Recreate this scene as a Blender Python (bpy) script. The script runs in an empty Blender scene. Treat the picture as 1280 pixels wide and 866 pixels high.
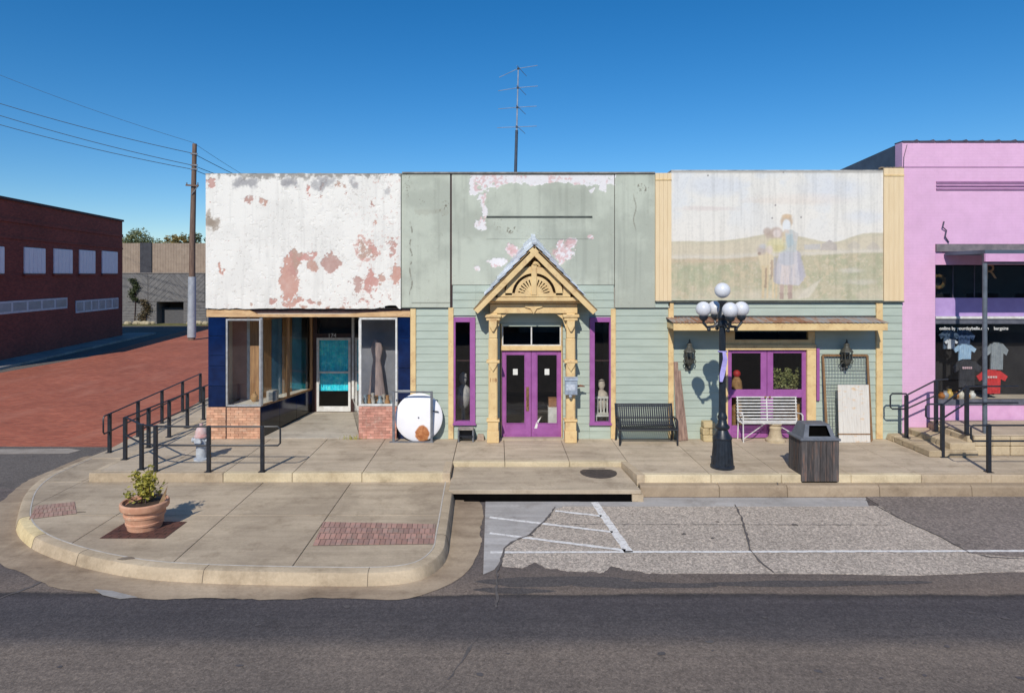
import bpy, bmesh, math, random
import numpy as np
from mathutils import Vector, Matrix
random.seed(7)
SC = bpy.context.scene
COL = SC.collection

# ------------------------------------------------------------------ camera
F, CD, CH, VX, VY = 830.0, 17.0, 4.16, 620.0, 345.0      # focal px, distance to the shop fronts, height, vanishing point
cam = bpy.data.cameras.new('camera')
camo = bpy.data.objects.new('camera', cam)
COL.objects.link(camo)
camo.location = (0, -CD, CH)
camo.rotation_euler = (math.radians(90), 0, 0)
cam.sensor_fit = 'HORIZONTAL'
cam.sensor_width = 36.0
cam.lens = 36.0 * F / 1280.0
cam.shift_x = (640 - VX) / 1280.0
cam.shift_y = -(433 - VY) / 1280.0
cam.clip_start = 0.1
cam.clip_end = 4000
SC.camera = camo

# ------------------------------------------------------------------ sky, sun, exposure
SUN_EL = math.radians(38)
TRAVEL = Vector((0.26, 1.0, 0)).normalized() * math.cos(SUN_EL) + Vector((0, 0, -math.sin(SUN_EL)))
world = bpy.data.worlds.new('World')
SC.world = world
world.use_nodes = True
wn = world.node_tree
for n in list(wn.nodes):
    wn.nodes.remove(n)
sky = wn.nodes.new('ShaderNodeTexSky')
sky.sky_type = 'NISHITA'
sky.sun_disc = False
sky.sun_elevation = SUN_EL
sky.sun_rotation = math.radians(180 + 14.6)
sky.altitude = 50
sky.air_density = 1.0
sky.dust_density = 0.0
sky.ozone_density = 6.0
bg = wn.nodes.new('ShaderNodeBackground')
bg.inputs['Strength'].default_value = 0.11
wo = wn.nodes.new('ShaderNodeOutputWorld')
hsv = wn.nodes.new('ShaderNodeHueSaturation')
hsv.inputs['Saturation'].default_value = 1.28
wn.links.new(sky.outputs[0], hsv.inputs['Color'])
wn.links.new(hsv.outputs[0], bg.inputs[0])
wn.links.new(bg.outputs[0], wo.inputs[0])
sun = bpy.data.lights.new('sun', 'SUN')
sun.energy = 3.9
sun.angle = math.radians(0.53)
sun.color = (1.0, 0.94, 0.845)
suno = bpy.data.objects.new('sun', sun)
COL.objects.link(suno)
suno.location = (-10, -30, 30)
suno.rotation_euler = TRAVEL.to_track_quat('-Z', 'Y').to_euler()
SC.view_settings.view_transform = 'Standard'
SC.view_settings.look = 'None'
SC.view_settings.exposure = 0.0
SC.view_settings.gamma = 1.0
SC.view_settings.use_curve_mapping = False

# ------------------------------------------------------------------ pixel -> place helpers
def X(px, y=0.0):
    return (px - VX) * (CD + y) / F
def Z(py, y=0.0):
    return CH - (py - VY) * (CD + y) / F
def W(px, py, y=0.0):
    return Vector((X(px, y), y, Z(py, y)))
def G(px, py, z=0.0):
    d = F * (CH - z) / (py - VY)
    return Vector(((px - VX) * d / F, d - CD, z))

# ------------------------------------------------------------------ mesh helpers
ORG = {}
class MB:
    def __init__(s):
        s.v = []; s.f = []
    def add(s, vs, fs):
        o = len(s.v)
        s.v += [tuple(p) for p in vs]
        s.f += [tuple(i + o for i in f) for f in fs]
        return s
    def box(s, x0, x1, y0, y1, z0, z1):
        x0, x1 = sorted((x0, x1)); y0, y1 = sorted((y0, y1)); z0, z1 = sorted((z0, z1))
        return s.add([(x0,y0,z0),(x1,y0,z0),(x1,y1,z0),(x0,y1,z0),(x0,y0,z1),(x1,y0,z1),(x1,y1,z1),(x0,y1,z1)],
                     [(0,3,2,1),(4,5,6,7),(0,1,5,4),(1,2,6,5),(2,3,7,6),(3,0,4,7)])
    def hexa(s, b, t):
        return s.add(list(b) + list(t), [(0,3,2,1),(4,5,6,7),(0,1,5,4),(1,2,6,5),(2,3,7,6),(3,0,4,7)])
    def prism_y(s, poly, y0, y1):            # poly of (x, z), counter-clockwise seen from -y
        n = len(poly)
        vs = [(p[0], y0, p[1]) for p in poly] + [(p[0], y1, p[1]) for p in poly]
        fs = [tuple(range(n)), tuple(reversed(range(n, 2*n)))] + [(i, i+n, (i+1) % n + n, (i+1) % n) for i in range(n)]
        return s.add(vs, fs)
    def prism_x(s, poly, x0, x1):            # poly of (y, z)
        n = len(poly)
        vs = [(x0, p[0], p[1]) for p in poly] + [(x1, p[0], p[1]) for p in poly]
        fs = [tuple(reversed(range(n))), tuple(range(n, 2*n))] + [(i, (i+1) % n, (i+1) % n + n, i+n) for i in range(n)]
        return s.add(vs, fs)
    def prism_z(s, poly, z0, z1):
        n = len(poly)
        vs = [(p[0], p[1], z0) for p in poly] + [(p[0], p[1], z1) for p in poly]
        fs = [tuple(reversed(range(n))), tuple(range(n, 2*n))] + [(i, (i+1) % n, (i+1) % n + n, i+n) for i in range(n)]
        return s.add(vs, fs)
    def bar(s, a, b, w, h=None, up=(0,0,1)):
        a = Vector(a); b = Vector(b); h = w if h is None else h
        d = (b - a).normalized(); up = Vector(up)
        if abs(d.dot(up)) > 0.99: up = Vector((0,1,0))
        r = d.cross(up).normalized() * (w/2); u = r.normalized().cross(d) * (h/2)
        return s.hexa([a-r-u, a+r-u, b+r-u, b-r-u], [a-r+u, a+r+u, b+r+u, b-r+u])
    def tube(s, pts, r, seg=8, caps=True):
        pts = [Vector(p) for p in pts]; n = len(pts)
        rs = r if isinstance(r, (list, tuple)) else [r]*n
        o = len(s.v); prev = None
        for i, p in enumerate(pts):
            d = ((pts[min(i+1, n-1)] - pts[max(i-1, 0)])).normalized()
            if prev is None:
                ref = Vector((0,0,1)) if abs(d.z) < 0.9 else Vector((0,1,0))
                a = d.cross(ref).normalized()
            else:
                a = (prev - d*prev.dot(d)).normalized()
            prev = a; b = d.cross(a)
            for k in range(seg):
                t = 2*math.pi*k/seg
                s.v.append(tuple(p + (a*math.cos(t) + b*math.sin(t))*rs[i]))
        for i in range(n-1):
            for k in range(seg):
                s.f.append((o+i*seg+k, o+i*seg+(k+1)%seg, o+(i+1)*seg+(k+1)%seg, o+(i+1)*seg+k))
        if caps:
            s.f.append(tuple(o+k for k in reversed(range(seg))))
            s.f.append(tuple(o+(n-1)*seg+k for k in range(seg)))
        return s
    def lathe(s, prof, c, seg=20, sx=1.0, sy=1.0):     # prof of (r, z)
        o = len(s.v); n = len(prof)
        for r, z in prof:
            for k in range(seg):
                t = 2*math.pi*k/seg
                s.v.append((c[0]+r*sx*math.cos(t), c[1]+r*sy*math.sin(t), c[2]+z))
        for i in range(n-1):
            for k in range(seg):
                s.f.append((o+i*seg+k, o+i*seg+(k+1)%seg, o+(i+1)*seg+(k+1)%seg, o+(i+1)*seg+k))
        s.f.append(tuple(o+k for k in reversed(range(seg))))
        s.f.append(tuple(o+(n-1)*seg+k for k in range(seg)))
        return s
    def sphere(s, c, r, seg=14, rings=9, sc=(1,1,1)):
        pr = [(max(1e-3, math.sin(math.pi*i/rings))*r, -math.cos(math.pi*i/rings)*r*sc[2]) for i in range(rings+1)]
        return s.lathe(pr, c, seg, sc[0], sc[1])
    def ngon(s, pts):
        return s.add(pts, [tuple(range(len(pts)))])
    def build(s, name, mat, parent=None, origin=None, smooth=False, bevel=0.0, seg=1):
        if parent is not None:
            org = ORG[parent]
        elif origin is not None:
            org = Vector(origin)
        else:
            a = np.array(s.v); org = Vector(((a[:,0].min()+a[:,0].max())/2, (a[:,1].min()+a[:,1].max())/2, a[:,2].min()))
        me = bpy.data.meshes.new(name)
        me.from_pydata([(p[0]-org[0], p[1]-org[1], p[2]-org[2]) for p in s.v], [], s.f)
        me.validate(); me.update()
        ob = bpy.data.objects.new(name, me)
        COL.objects.link(ob)
        if parent is None: ob.location = org
        else: ob.parent = parent
        ORG[ob] = org
        if mat is not None: me.materials.append(mat)
        if smooth:
            me.polygons.foreach_set('use_smooth', [True]*len(me.polygons))
            m = ob.modifiers.new('edges', 'EDGE_SPLIT'); m.split_angle = math.radians(40)
        if bevel:
            m = ob.modifiers.new('bevel', 'BEVEL'); m.width = bevel; m.segments = seg; m.limit_method = 'ANGLE'
        return ob

def thing(name, label, cat, loc, group=None):
    o = bpy.data.objects.new(name, None)
    COL.objects.link(o); o.location = loc; o.empty_display_size = 0.2
    ORG[o] = Vector(loc)
    return tag(o, label, cat, group)
def tag(o, label, cat, group=None):
    o['label'] = label; o['category'] = cat
    if group: o['group'] = group
    return o
def struct(o, kind='structure', label=None):
    o['kind'] = kind
    if label: o['label'] = label
    return o
def inst(src, name, parent, loc, rot=None, scale=None):
    o = bpy.data.objects.new(name, src.data if hasattr(src, 'data') else src)
    COL.objects.link(o); o.parent = parent
    o.location = Vector(loc) - (ORG[parent] if parent is not None else Vector((0,0,0)))
    if rot is not None: o.rotation_euler = rot
    if scale is not None: o.scale = scale
    ORG[o] = ORG[parent] if parent is not None else Vector((0,0,0))
    return o
def mesh_only(mb, name, mat):
    me = bpy.data.meshes.new(name); me.from_pydata(mb.v, [], mb.f); me.update(); me.materials.append(mat); return me
def text_mesh(name, txt, size, mat, parent, loc, depth=0.004, bold=0.0):
    cu = bpy.data.curves.new(name+'_curve', 'FONT'); cu.body = txt; cu.size = size; cu.extrude = depth; cu.offset = bold
    cu.align_x = 'CENTER'; cu.align_y = 'CENTER'
    t = bpy.data.objects.new(name+'_tmp', cu); COL.objects.link(t)
    me = bpy.data.meshes.new_from_object(t.evaluated_get(bpy.context.evaluated_depsgraph_get()))
    bpy.data.objects.remove(t)
    me.materials.clear(); me.materials.append(mat)
    for v in me.vertices:
        x, y, z = v.co
        v.co = (x, -z, y)
    me.flip_normals()
    o = bpy.data.objects.new(name, me); COL.objects.link(o); o.parent = parent
    o.location = Vector(loc) - ORG[parent]; ORG[o] = ORG[parent]
    return o

# ------------------------------------------------------------------ colour helpers / materials
def lin(c):
    c = np.asarray(c, float) / 255.0
    return np.where(c <= 0.04045, c/12.92, ((c+0.055)/1.055)**2.4)
def L(r, g, b, k=1.0):
    v = lin((r, g, b)) * k
    return (float(v[0]), float(v[1]), float(v[2]), 1.0)

class NT:
    def __init__(s, name):
        s.m = bpy.data.materials.new(name); s.m.use_nodes = True
        s.t = s.m.node_tree
        s.b = s.t.nodes['Principled BSDF']
        s.geo = s.t.nodes.new('ShaderNodeNewGeometry')
    def n(s, t, **kw):
        nd = s.t.nodes.new(t)
        for k, v in kw.items(): setattr(nd, k, v)
        return nd
    def l(s, a, b): s.t.links.new(a, b)
    def pos(s, stretch=(1,1,1), loc=(0,0,0), rot=(0,0,0)):
        m = s.n('ShaderNodeMapping'); m.inputs['Scale'].default_value = stretch; m.inputs['Location'].default_value = loc; m.inputs['Rotation'].default_value = rot
        s.l(s.geo.outputs['Position'], m.inputs['Vector']); return m.outputs[0]
    def noise(s, vec, scale, detail=6, rough=0.6, dist=0.0):
        n = s.n('ShaderNodeTexNoise'); n.inputs['Scale'].default_value = scale; n.inputs['Detail'].default_value = detail
        n.inputs['Roughness'].default_value = rough; n.inputs['Distortion'].default_value = dist
        if vec is not None: s.l(vec, n.inputs['Vector'])
        return n.outputs[0]
    def ramp(s, fac, stops):
        r = s.n('ShaderNodeValToRGB'); e = r.color_ramp.elements
        while len(e) < len(stops): e.new(0.5)
        for i, (p, c) in enumerate(stops):
            e[i].position = p; e[i].color = c if len(c) == 4 else (*c, 1)
        s.l(fac, r.inputs[0]); return r.outputs[0]
    def mix(s, a, b, fac, mode='MIX'):
        m = s.n('ShaderNodeMix', data_type='RGBA', blend_type=mode)
        for sock, v in ((m.inputs[0], fac), (m.inputs[6], a), (m.inputs[7], b)):
            if hasattr(v, 'node'): s.l(v, sock)
            else: sock.default_value = v
        return m.outputs[2]
    def math(s, op, a, b=0.0, clamp=False):
        m = s.n('ShaderNodeMath', operation=op); m.use_clamp = clamp
        for sock, v in ((m.inputs[0], a), (m.inputs[1], b)):
            if hasattr(v, 'node'): s.l(v, sock)
            else: sock.default_value = v
        return m.outputs[0]
    def bump(s, h, strength=0.3, dist=0.01):
        b = s.n('ShaderNodeBump'); b.inputs['Strength'].default_value = strength; b.inputs['Distance'].default_value = dist
        s.l(h, b.inputs['Height']); s.l(b.outputs[0], s.b.inputs['Normal'])
    def rnd(s, col, lo, hi):
        oi = s.n('ShaderNodeObjectInfo'); mr = s.n('ShaderNodeMapRange')
        mr.inputs[3].default_value = lo; mr.inputs[4].default_value = hi
        s.l(oi.outputs['Random'], mr.inputs[0])
        hv = s.n('ShaderNodeHueSaturation'); s.l(mr.outputs[0], hv.inputs['Value']); s.l(col, hv.inputs['Color'])
        return hv.outputs[0]
    def out(s, col, rough=0.7, metal=0.0, spec=None):
        if hasattr(col, 'node'): s.l(col, s.b.inputs['Base Color'])
        else: s.b.inputs['Base Color'].default_value = col
        if hasattr(rough, 'node'): s.l(rough, s.b.inputs['Roughness'])
        else: s.b.inputs['Roughness'].default_value = rough
        s.b.inputs['Metallic'].default_value = metal
        if spec is not None: s.b.inputs['Specular IOR Level'].default_value = spec
        return s.m

def M(name, c1, c2=None, scale=6, rough=0.65, metal=0.0, bump=0.0, bscale=None, stretch=(1,1,1), rnd=None, spec=None, lo=0.35, hi=0.68, dirt=None, dscale=2.0):
    t = NT(name)
    c2 = c2 or tuple(x*0.78 for x in c1[:3]) + (1,)
    v = t.pos(stretch)
    n = t.noise(v, scale)
    col = t.ramp(n, [(lo, c2), (hi, c1)])
    if dirt:
        d = t.noise(v, dscale, 8, 0.7)
        col = t.mix(col, dirt, t.ramp(d, [(0.52, (0,0,0,1)), (0.72, (1,1,1,1))]))
    if rnd: col = t.rnd(col, *rnd)
    if bump:
        t.bump(t.noise(v, bscale or scale*4, 5), bump, 0.01)
    return t.out(col, rough, metal, spec)

def glass(name, tint=(0.965, 0.975, 0.97, 1), ior=1.5):
    t = NT(name); t.t.nodes.remove(t.b)
    tr = t.n('ShaderNodeBsdfTransparent'); tr.inputs[0].default_value = tint
    gl = t.n('ShaderNodeBsdfGlossy'); gl.inputs['Roughness'].default_value = 0.02; gl.inputs[0].default_value = (0.9,0.9,0.9,1)
    lw = t.n('ShaderNodeLayerWeight'); lw.inputs[0].default_value = 0.5
    r0 = ((ior-1)/(ior+1))**2
    f2 = t.math('ADD', t.math('MULTIPLY', t.math('POWER', lw.outputs['Facing'], 5.0), 1-r0), r0*1.1, True)
    mx = t.n('ShaderNodeMixShader'); t.l(f2, mx.inputs[0]); t.l(tr.outputs[0], mx.inputs[1]); t.l(gl.outputs[0], mx.inputs[2])
    bw = t.noise(t.pos((0.7,0.7,0.7)), 1.2, 2)
    b = t.n('ShaderNodeBump'); b.inputs['Strength'].default_value = 0.05; b.inputs['Distance'].default_value = 0.02
    t.l(bw, b.inputs['Height']); t.l(b.outputs[0], gl.inputs['Normal'])
    t.l(mx.outputs[0], t.t.nodes['Material Output'].inputs[0])
    return t.m

def attr_mat(name, rough=0.75, bump=0.15, bscale=60, grain=0.10):
    t = NT(name)
    a = t.n('ShaderNodeAttribute', attribute_name='Col')
    g = t.ramp(t.noise(t.pos(), 45, 5), [(0.3, (1-grain,)*3), (0.7, (1,1,1))])
    col = t.mix(a.outputs['Color'], g, 1.0, 'MULTIPLY')
    t.bump(t.noise(t.pos((1,1,1)), bscale, 5), bump, 0.004)
    return t.out(col, rough)

def concrete(name, c1, c2, joint=None, dark=None):
    t = NT(name)
    p = t.pos()
    big = t.noise(p, 0.55, 6, 0.65, 0.6)
    fine = t.noise(p, 26, 5, 0.7)
    col = t.ramp(big, [(0.32, c2), (0.62, c1)])
    streak = t.noise(t.pos((0.35, 3.0, 1)), 1.3, 5, 0.7)
    col = t.mix(col, t.ramp(streak, [(0.35, (0.78,0.77,0.76)), (0.62, (1,1,1))]), 1.0, 'MULTIPLY')
    blot = t.noise(p, 1.9, 7, 0.75)
    col = t.mix(col, t.ramp(blot, [(0.30, (0.66,0.63,0.60)), (0.49, (1,1,1))]), 0.9, 'MULTIPLY')
    col = t.mix(col, t.ramp(fine, [(0.25, (0.80,0.80,0.80)), (0.7, (1.06,1.06,1.06))]), 0.75, 'MULTIPLY')
    vo = t.n('ShaderNodeTexVoronoi'); vo.inputs['Scale'].default_value = 5.5; t.l(p, vo.inputs['Vector'])
    spots = t.ramp(vo.outputs['Distance'], [(0.03, (0.55,0.53,0.5)), (0.075, (1,1,1))])
    col = t.mix(col, spots, 0.35, 'MULTIPLY')
    col = t.rnd(col, 0.94, 1.05)
    t.bump(fine, 0.25, 0.006)
    return t.out(col, 0.85)

# numpy value noise for painted panels
def vnoise(u, v, scale, seed, octs=4, sx=1.0, sy=1.0):
    out = np.zeros_like(u); amp = 1.0; tot = 0.0
    for o in range(octs):
        rng = np.random.RandomState(seed*31 + o)
        tab = rng.rand(64, 64)
        a = u*scale*sx + 1000.3; b = v*scale*sy + 1000.7
        i = np.floor(a).astype(int); j = np.floor(b).astype(int); fa = a-i; fb = b-j
        fa = fa*fa*(3-2*fa); fb = fb*fb*(3-2*fb)
        g = lambda p, q: tab[p % 64, q % 64]
        out += amp*((g(i,j)*(1-fa)+g(i+1,j)*fa)*(1-fb) + (g(i,j+1)*(1-fa)+g(i+1,j+1)*fa)*fb)
        tot += amp; amp *= 0.55; scale *= 2.03
    return out/tot
def sstep(a, b, x):
    t = np.clip((x-a)/(b-a), 0, 1); return t*t*(3-2*t)
def painted_panel(name, px0, px1, py0, py1, y, thick, paint, mat, parent, step=0.017, top=None, bot=None):
    x0, x1 = X(px0), X(px1); z0, z1 = Z(py1), Z(py0)
    nx = max(2, int((x1-x0)/step)); nz = max(2, int((z1-z0)/step))
    gx, gz = np.meshgrid(np.linspace(x0, x1, nx+1), np.linspace(z0, z1, nz+1))
    u = gx*F/CD + VX; v = VY - (gz-CH)*F/CD
    col = paint(u, v); rel = None
    if isinstance(col, tuple): col, rel = col
    zz = gz.copy()
    if bot is not None: zz[0, :] += bot(u[0])
    if top is not None:                       # uneven top edge
        zz[-1, :] += (vnoise(gx[-1], gx[-1]*0, 3.0, 5)-0.5)*top
    org = ORG[parent]
    n = (nx+1)*(nz+1)
    yy = np.full(n, y) + (rel.ravel()*.009 if rel is not None else 0)
    vs = np.stack([gx.ravel()-org[0], yy-org[1], zz.ravel()-org[2]], 1)
    idx = np.arange(n).reshape(nz+1, nx+1)
    quads = np.stack([idx[:-1,:-1].ravel(), idx[:-1,1:].ravel(), idx[1:,1:].ravel(), idx[1:,:-1].ravel()], 1)
    # rim + back
    rim = np.concatenate([idx[0,:], idx[1:,-1], idx[-1,-2::-1], idx[-2:0:-1,0]])
    back = vs[rim].copy(); back[:,1] += thick
    allv = np.concatenate([vs, back])
    m = len(rim)
    faces = [tuple(q) for q in quads.tolist()]
    for k in range(m):
        k2 = (k+1) % m
        faces.append((int(rim[k2]), int(rim[k]), n+k, n+k2))
    faces.append(tuple(n+k for k in reversed(range(m))))
    me = bpy.data.meshes.new(name); me.from_pydata(allv.tolist(), [], faces); me.update()
    ca = me.color_attributes.new('Col', 'FLOAT_COLOR', 'POINT')
    cl = np.ones((n+m, 4)); cc = lin(np.clip(col.reshape(-1, 3), 0, 255))
    cl[:n,:3] = cc; cl[n:,:3] = cc[rim]
    ca.data.foreach_set('color', cl.ravel().astype(np.float32))
    me.materials.append(mat)
    o = bpy.data.objects.new(name, me); COL.objects.link(o); o.parent = parent; ORG[o] = org
    return o

# base colours (photo sRGB scaled to albedo)
CREAM = M('cream_paint', L(234,206,152,.94), L(220,188,134,.94), 3, 0.6, bump=.1, bscale=30, dirt=L(186,150,108), dscale=5)
CREAM2 = M('cream_board', L(236,212,172,.95), L(228,202,160,.95), 3, 0.6, bump=.12, bscale=25, stretch=(6,6,.6))
GREEN = M('sage_siding', L(181,193,180,.95), L(168,180,167,.95), 2.2, 0.6, bump=.12, bscale=40, stretch=(.6,1,3), rnd=(.96,1.03))
PURPLE = M('purple_paint', L(166,98,164,.95), L(150,84,148,.95), 4, 0.45, bump=.08)
NAVY = M('navy_tile', L(18,44,92,.8), L(12,30,68,.8), 3, 0.10, rnd=(.8,1.25), spec=.6)
BLACKTILE = M('black_glass_tile', L(34,40,48), L(18,22,28), 3, 0.12, spec=.6)
ALU = M('aluminium_frame', L(196,196,196), L(165,165,165), 8, 0.38, metal=.35)
WHITEM = M('white_metal_paint', L(226,226,224), L(196,194,188), 7, 0.45)
BLACKM = M('black_metal_paint', L(42,46,54), L(28,31,38), 9, 0.42, bump=.06)
LAMPM = M('lamp_black_iron', L(38,46,56), L(24,30,38), 9, 0.38, bump=.08)
GREYM = M('grey_steel', L(128,132,138), L(98,100,106), 7, 0.5, metal=.2)
WOODBR = M('brown_wood', L(192,148,102), L(146,106,72), 4, 0.6, stretch=(6,6,.5), bump=.1)
DARKWOOD = M('dark_wood', L(70,40,36), L(44,26,24), 4, 0.55, stretch=(6,6,.5))
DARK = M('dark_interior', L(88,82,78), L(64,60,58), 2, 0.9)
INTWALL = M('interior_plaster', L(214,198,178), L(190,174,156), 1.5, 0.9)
INTFLOOR = M('interior_floor', L(96,84,74), L(70,60,54), 2, 0.7)
WHITEW = M('white_outer_wall', L(218,214,208), L(186,180,172), 1.2, 0.85, bump=.2)
ROOFM = M('roof_membrane', L(150,150,150), L(120,120,118), .8, 0.9)
GLASS = glass('window_glass')
GLASS3 = glass('clear_door_glass', (0.985,0.99,0.99,1), 1.25)
GLASS2 = glass('dark_window_glass', (0.85,0.88,0.9,1))
SLAB = concrete('sidewalk_concrete', L(208,191,166), L(182,166,144))
PLAZA = concrete('plaza_concrete', L(198,180,154), L(166,149,127))
KERB = concrete('kerb_concrete', L(212,193,164), L(184,165,138))
STEPC = concrete('step_concrete', L(186,166,140,.95), L(150,132,110,.95))
PALEEDGE = concrete('pale_edge_concrete', L(226,210,176), L(198,180,146))
JOINT = M('joint_dirt', L(108,98,86), L(84,76,68), 10, 0.95)
BLACKV = M('drain_dark', L(14,12,12), L(8,7,7), 5, 1.0, spec=.05)

# ================================================================== THE SETTING
ST = -0.38          # street level
PZ = -0.18          # corner pavement level

def chips(name, base, dark, light, bands=False, fine=70, coarse=.55):
    t = NT(name); p = t.pos()
    g = t.noise(p, fine, 3, 0.8)
    big = t.noise(p, 0.45, 5, 0.6)
    if bands:
        sx = t.n('ShaderNodeSeparateXYZ'); t.l(t.geo.outputs['Position'], sx.inputs[0])
        wob = t.math('MULTIPLY', t.math('SUBTRACT', t.noise(t.pos((.35,1,1)), 1.1, 6, .65), .5), .42)
        yy = t.math('ADD', sx.outputs[1], wob)
        mr = t.n('ShaderNodeMapRange'); mr.inputs[1].default_value = -10.5; mr.inputs[2].default_value = -5.5
        t.l(yy, mr.inputs[0])
        f = lambda y: (y+10.5)/5.0
        col = t.ramp(mr.outputs[0], [(0.0, L(116,107,99)), (f(-8.95), L(124,114,105)), (f(-8.62), L(90,86,86)), (f(-8.1), L(80,77,79)), (f(-7.66), L(84,80,82)), (f(-7.52), L(66,63,63)), (f(-7.46), L(126,114,104)), (f(-6.6), L(108,100,96))])
        col = t.mix(col, t.ramp(big, [(.3, (.80,.80,.82)), (.65, (1.12,1.1,1.08))]), .8, 'MULTIPLY')
        st = t.noise(t.pos((.22, 5, 1)), 1.4, 5, .7)
        col = t.mix(col, t.ramp(st, [(.33, (.80,.79,.80)), (.6, (1.06,1.05,1.04))]), .7, 'MULTIPLY')
    else:
        col = t.mix(base, tuple(x*.84 for x in base[:3])+(1,), t.ramp(big, [(.35,(0,0,0)),(.65,(1,1,1))]))
    col = t.mix(col, t.ramp(g, [(.28, dark), (.5, (.95,.95,.95)), (.72, light)]), 1.0, 'MULTIPLY')
    blot = t.noise(p, 1.7, 7, .75)
    col = t.mix(col, t.ramp(blot, [(.32, (.72,.71,.71)), (.46, (1,1,1))]), .55, 'MULTIPLY')
    g2 = t.noise(p, fine*.38, 2, .9)
    col = t.mix(col, t.ramp(g2, [(.30, (.55,.54,.54)), (.46, (1,1,1)), (.56, (1,1,1)), (.72, (1.6,1.57,1.52))]), coarse, 'MULTIPLY')
    spk = t.n('ShaderNodeTexVoronoi'); spk.inputs['Scale'].default_value = fine*.6; t.l(p, spk.inputs['Vector'])
    bw = t.n('ShaderNodeRGBToBW'); t.l(spk.outputs['Color'], bw.inputs[0])
    col = t.mix(col, t.ramp(bw.outputs[0], [(.2,(.45,.45,.45)),(.5,(.95,.95,.95)),(.8,(1.5,1.48,1.44))]), coarse*.6, 'MULTIPLY')
    t.bump(g2, .6, .012)
    return t.out(col, .88, spec=.3)
ASPHALT = chips('street_asphalt', None, (.66,.66,.66), (1.3,1.28,1.26), True, 60)
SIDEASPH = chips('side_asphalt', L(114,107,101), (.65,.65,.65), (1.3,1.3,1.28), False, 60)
CHIP = chips('chip_seal', L(190,178,165), (.50,.49,.49), (1.38,1.36,1.34), False, 50, .8)
PATCHASPH = chips('patched_asphalt', L(138,128,121), (.66,.65,.65), (1.28,1.26,1.24), False, 44, .7)
PALECONC = concrete('pale_gutter_concrete', L(190,186,182), L(168,164,160))
CRACK = M('crack_tar', L(106,100,97), L(84,79,77), 14, .9)
LINE = M('road_paint', L(232,230,226), L(188,182,178), 14, .7, lo=.30, hi=.55)
GROUND = M('dry_ground', L(128,116,88), L(96,92,64), .3, .95, bump=.2, bscale=8)
GRASS = M('verge_grass', L(120,112,66), L(80,84,44), 1.5, .95, bump=.3, bscale=20)

gd = MB().box(-900, 900, -60, 1800, -0.9, ST-0.06).build('ground', GROUND); struct(gd)
road = MB().box(-70, 60, -45, 0.6, ST-.05, ST).build('road', ASPHALT); struct(road)

def clip(poly, a, b, c):       # keep a*x + b*y <= c
    out = []
    for i in range(len(poly)):
        p, q = poly[i], poly[(i+1) % len(poly)]
        fp, fq = a*p[0]+b*p[1]-c, a*q[0]+b*q[1]-c
        if fp <= 0: out.append(p)
        if (fp < 0) != (fq < 0) and fp != fq:
            t = fp/(fp-fq); out.append((p[0]+(q[0]-p[0])*t, p[1]+(q[1]-p[1])*t))
    return out
def rect_clip(poly, x0, x1, y0, y1):
    for a, b, c in ((1,0,x1), (-1,0,-x0), (0,1,y1), (0,-1,-y0)):
        if len(poly) < 3: return []
        poly = clip(poly, a, b, c)
    return poly if len(poly) >= 3 else []
def area2(p):
    return sum(p[i][0]*p[(i+1)%len(p)][1]-p[(i+1)%len(p)][0]*p[i][1] for i in range(len(p)))/2

def sheet(name, pts, z, mat, parent=None, t=0.004):
    pts = [(p[0], p[1]) for p in pts]
    if area2(pts) < 0: pts = pts[::-1]
    return MB().prism_z(pts, z-t, z).build(name, mat, parent)
def wobble(a, b, n, amp, seed):
    r = random.Random(seed); out = []
    ph = [r.uniform(0, 6.28) for _ in range(4)]
    for i in range(n+1):
        t = i/n
        off = sum(math.sin(t*(6+7*k)*2.1+ph[k])*amp/(k+1) for k in range(4)) + r.uniform(-.25, .25)*amp
        off *= min(1, 6*t, 6*(1-t))
        out.append((a[0]+(b[0]-a[0])*t, a[1]+(b[1]-a[1])*t+off))
    return out

# parking lane of pale chip seal, its patches and lines
pk = [G(608,632,ST).xy[:], (26, G(620,632,ST).y)] + wobble((26,-6.78), (G(850,716,ST).x,-6.86), 140, .045, 2) + wobble((G(850,716,ST).x,-6.86), (G(628,700,ST).x,-6.62), 70, .09, 5)
lane = sheet('parking_lane', pk, ST+.004, CHIP); struct(lane)
pc = [G(607,624,ST), G(735,624,ST), G(692,637,ST), G(686,646,ST), G(676,656,ST), G(661,669,ST), G(640,678,ST), G(631,686,ST), G(627,700,ST), G(618,712,ST), G(604,718,ST)]
sheet('pale_concrete_patch', pc, ST+.009, PALECONC, lane)
sheet('gutter_strip', [G(607,622,ST), G(1082,622,ST), G(1086,633,ST), G(694,633,ST), G(607,633,ST)], ST+.0065, PALECONC, lane)
sheet('asphalt_patch', [(p.x, p.y) for p in (G(1082,621,ST), G(1500,621,ST), G(1500,697,ST), G(1262,696,ST), G(1212,691,ST), G(1175,671,ST), G(1128,650,ST))], ST+.0105, PATCHASPH, lane)
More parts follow.
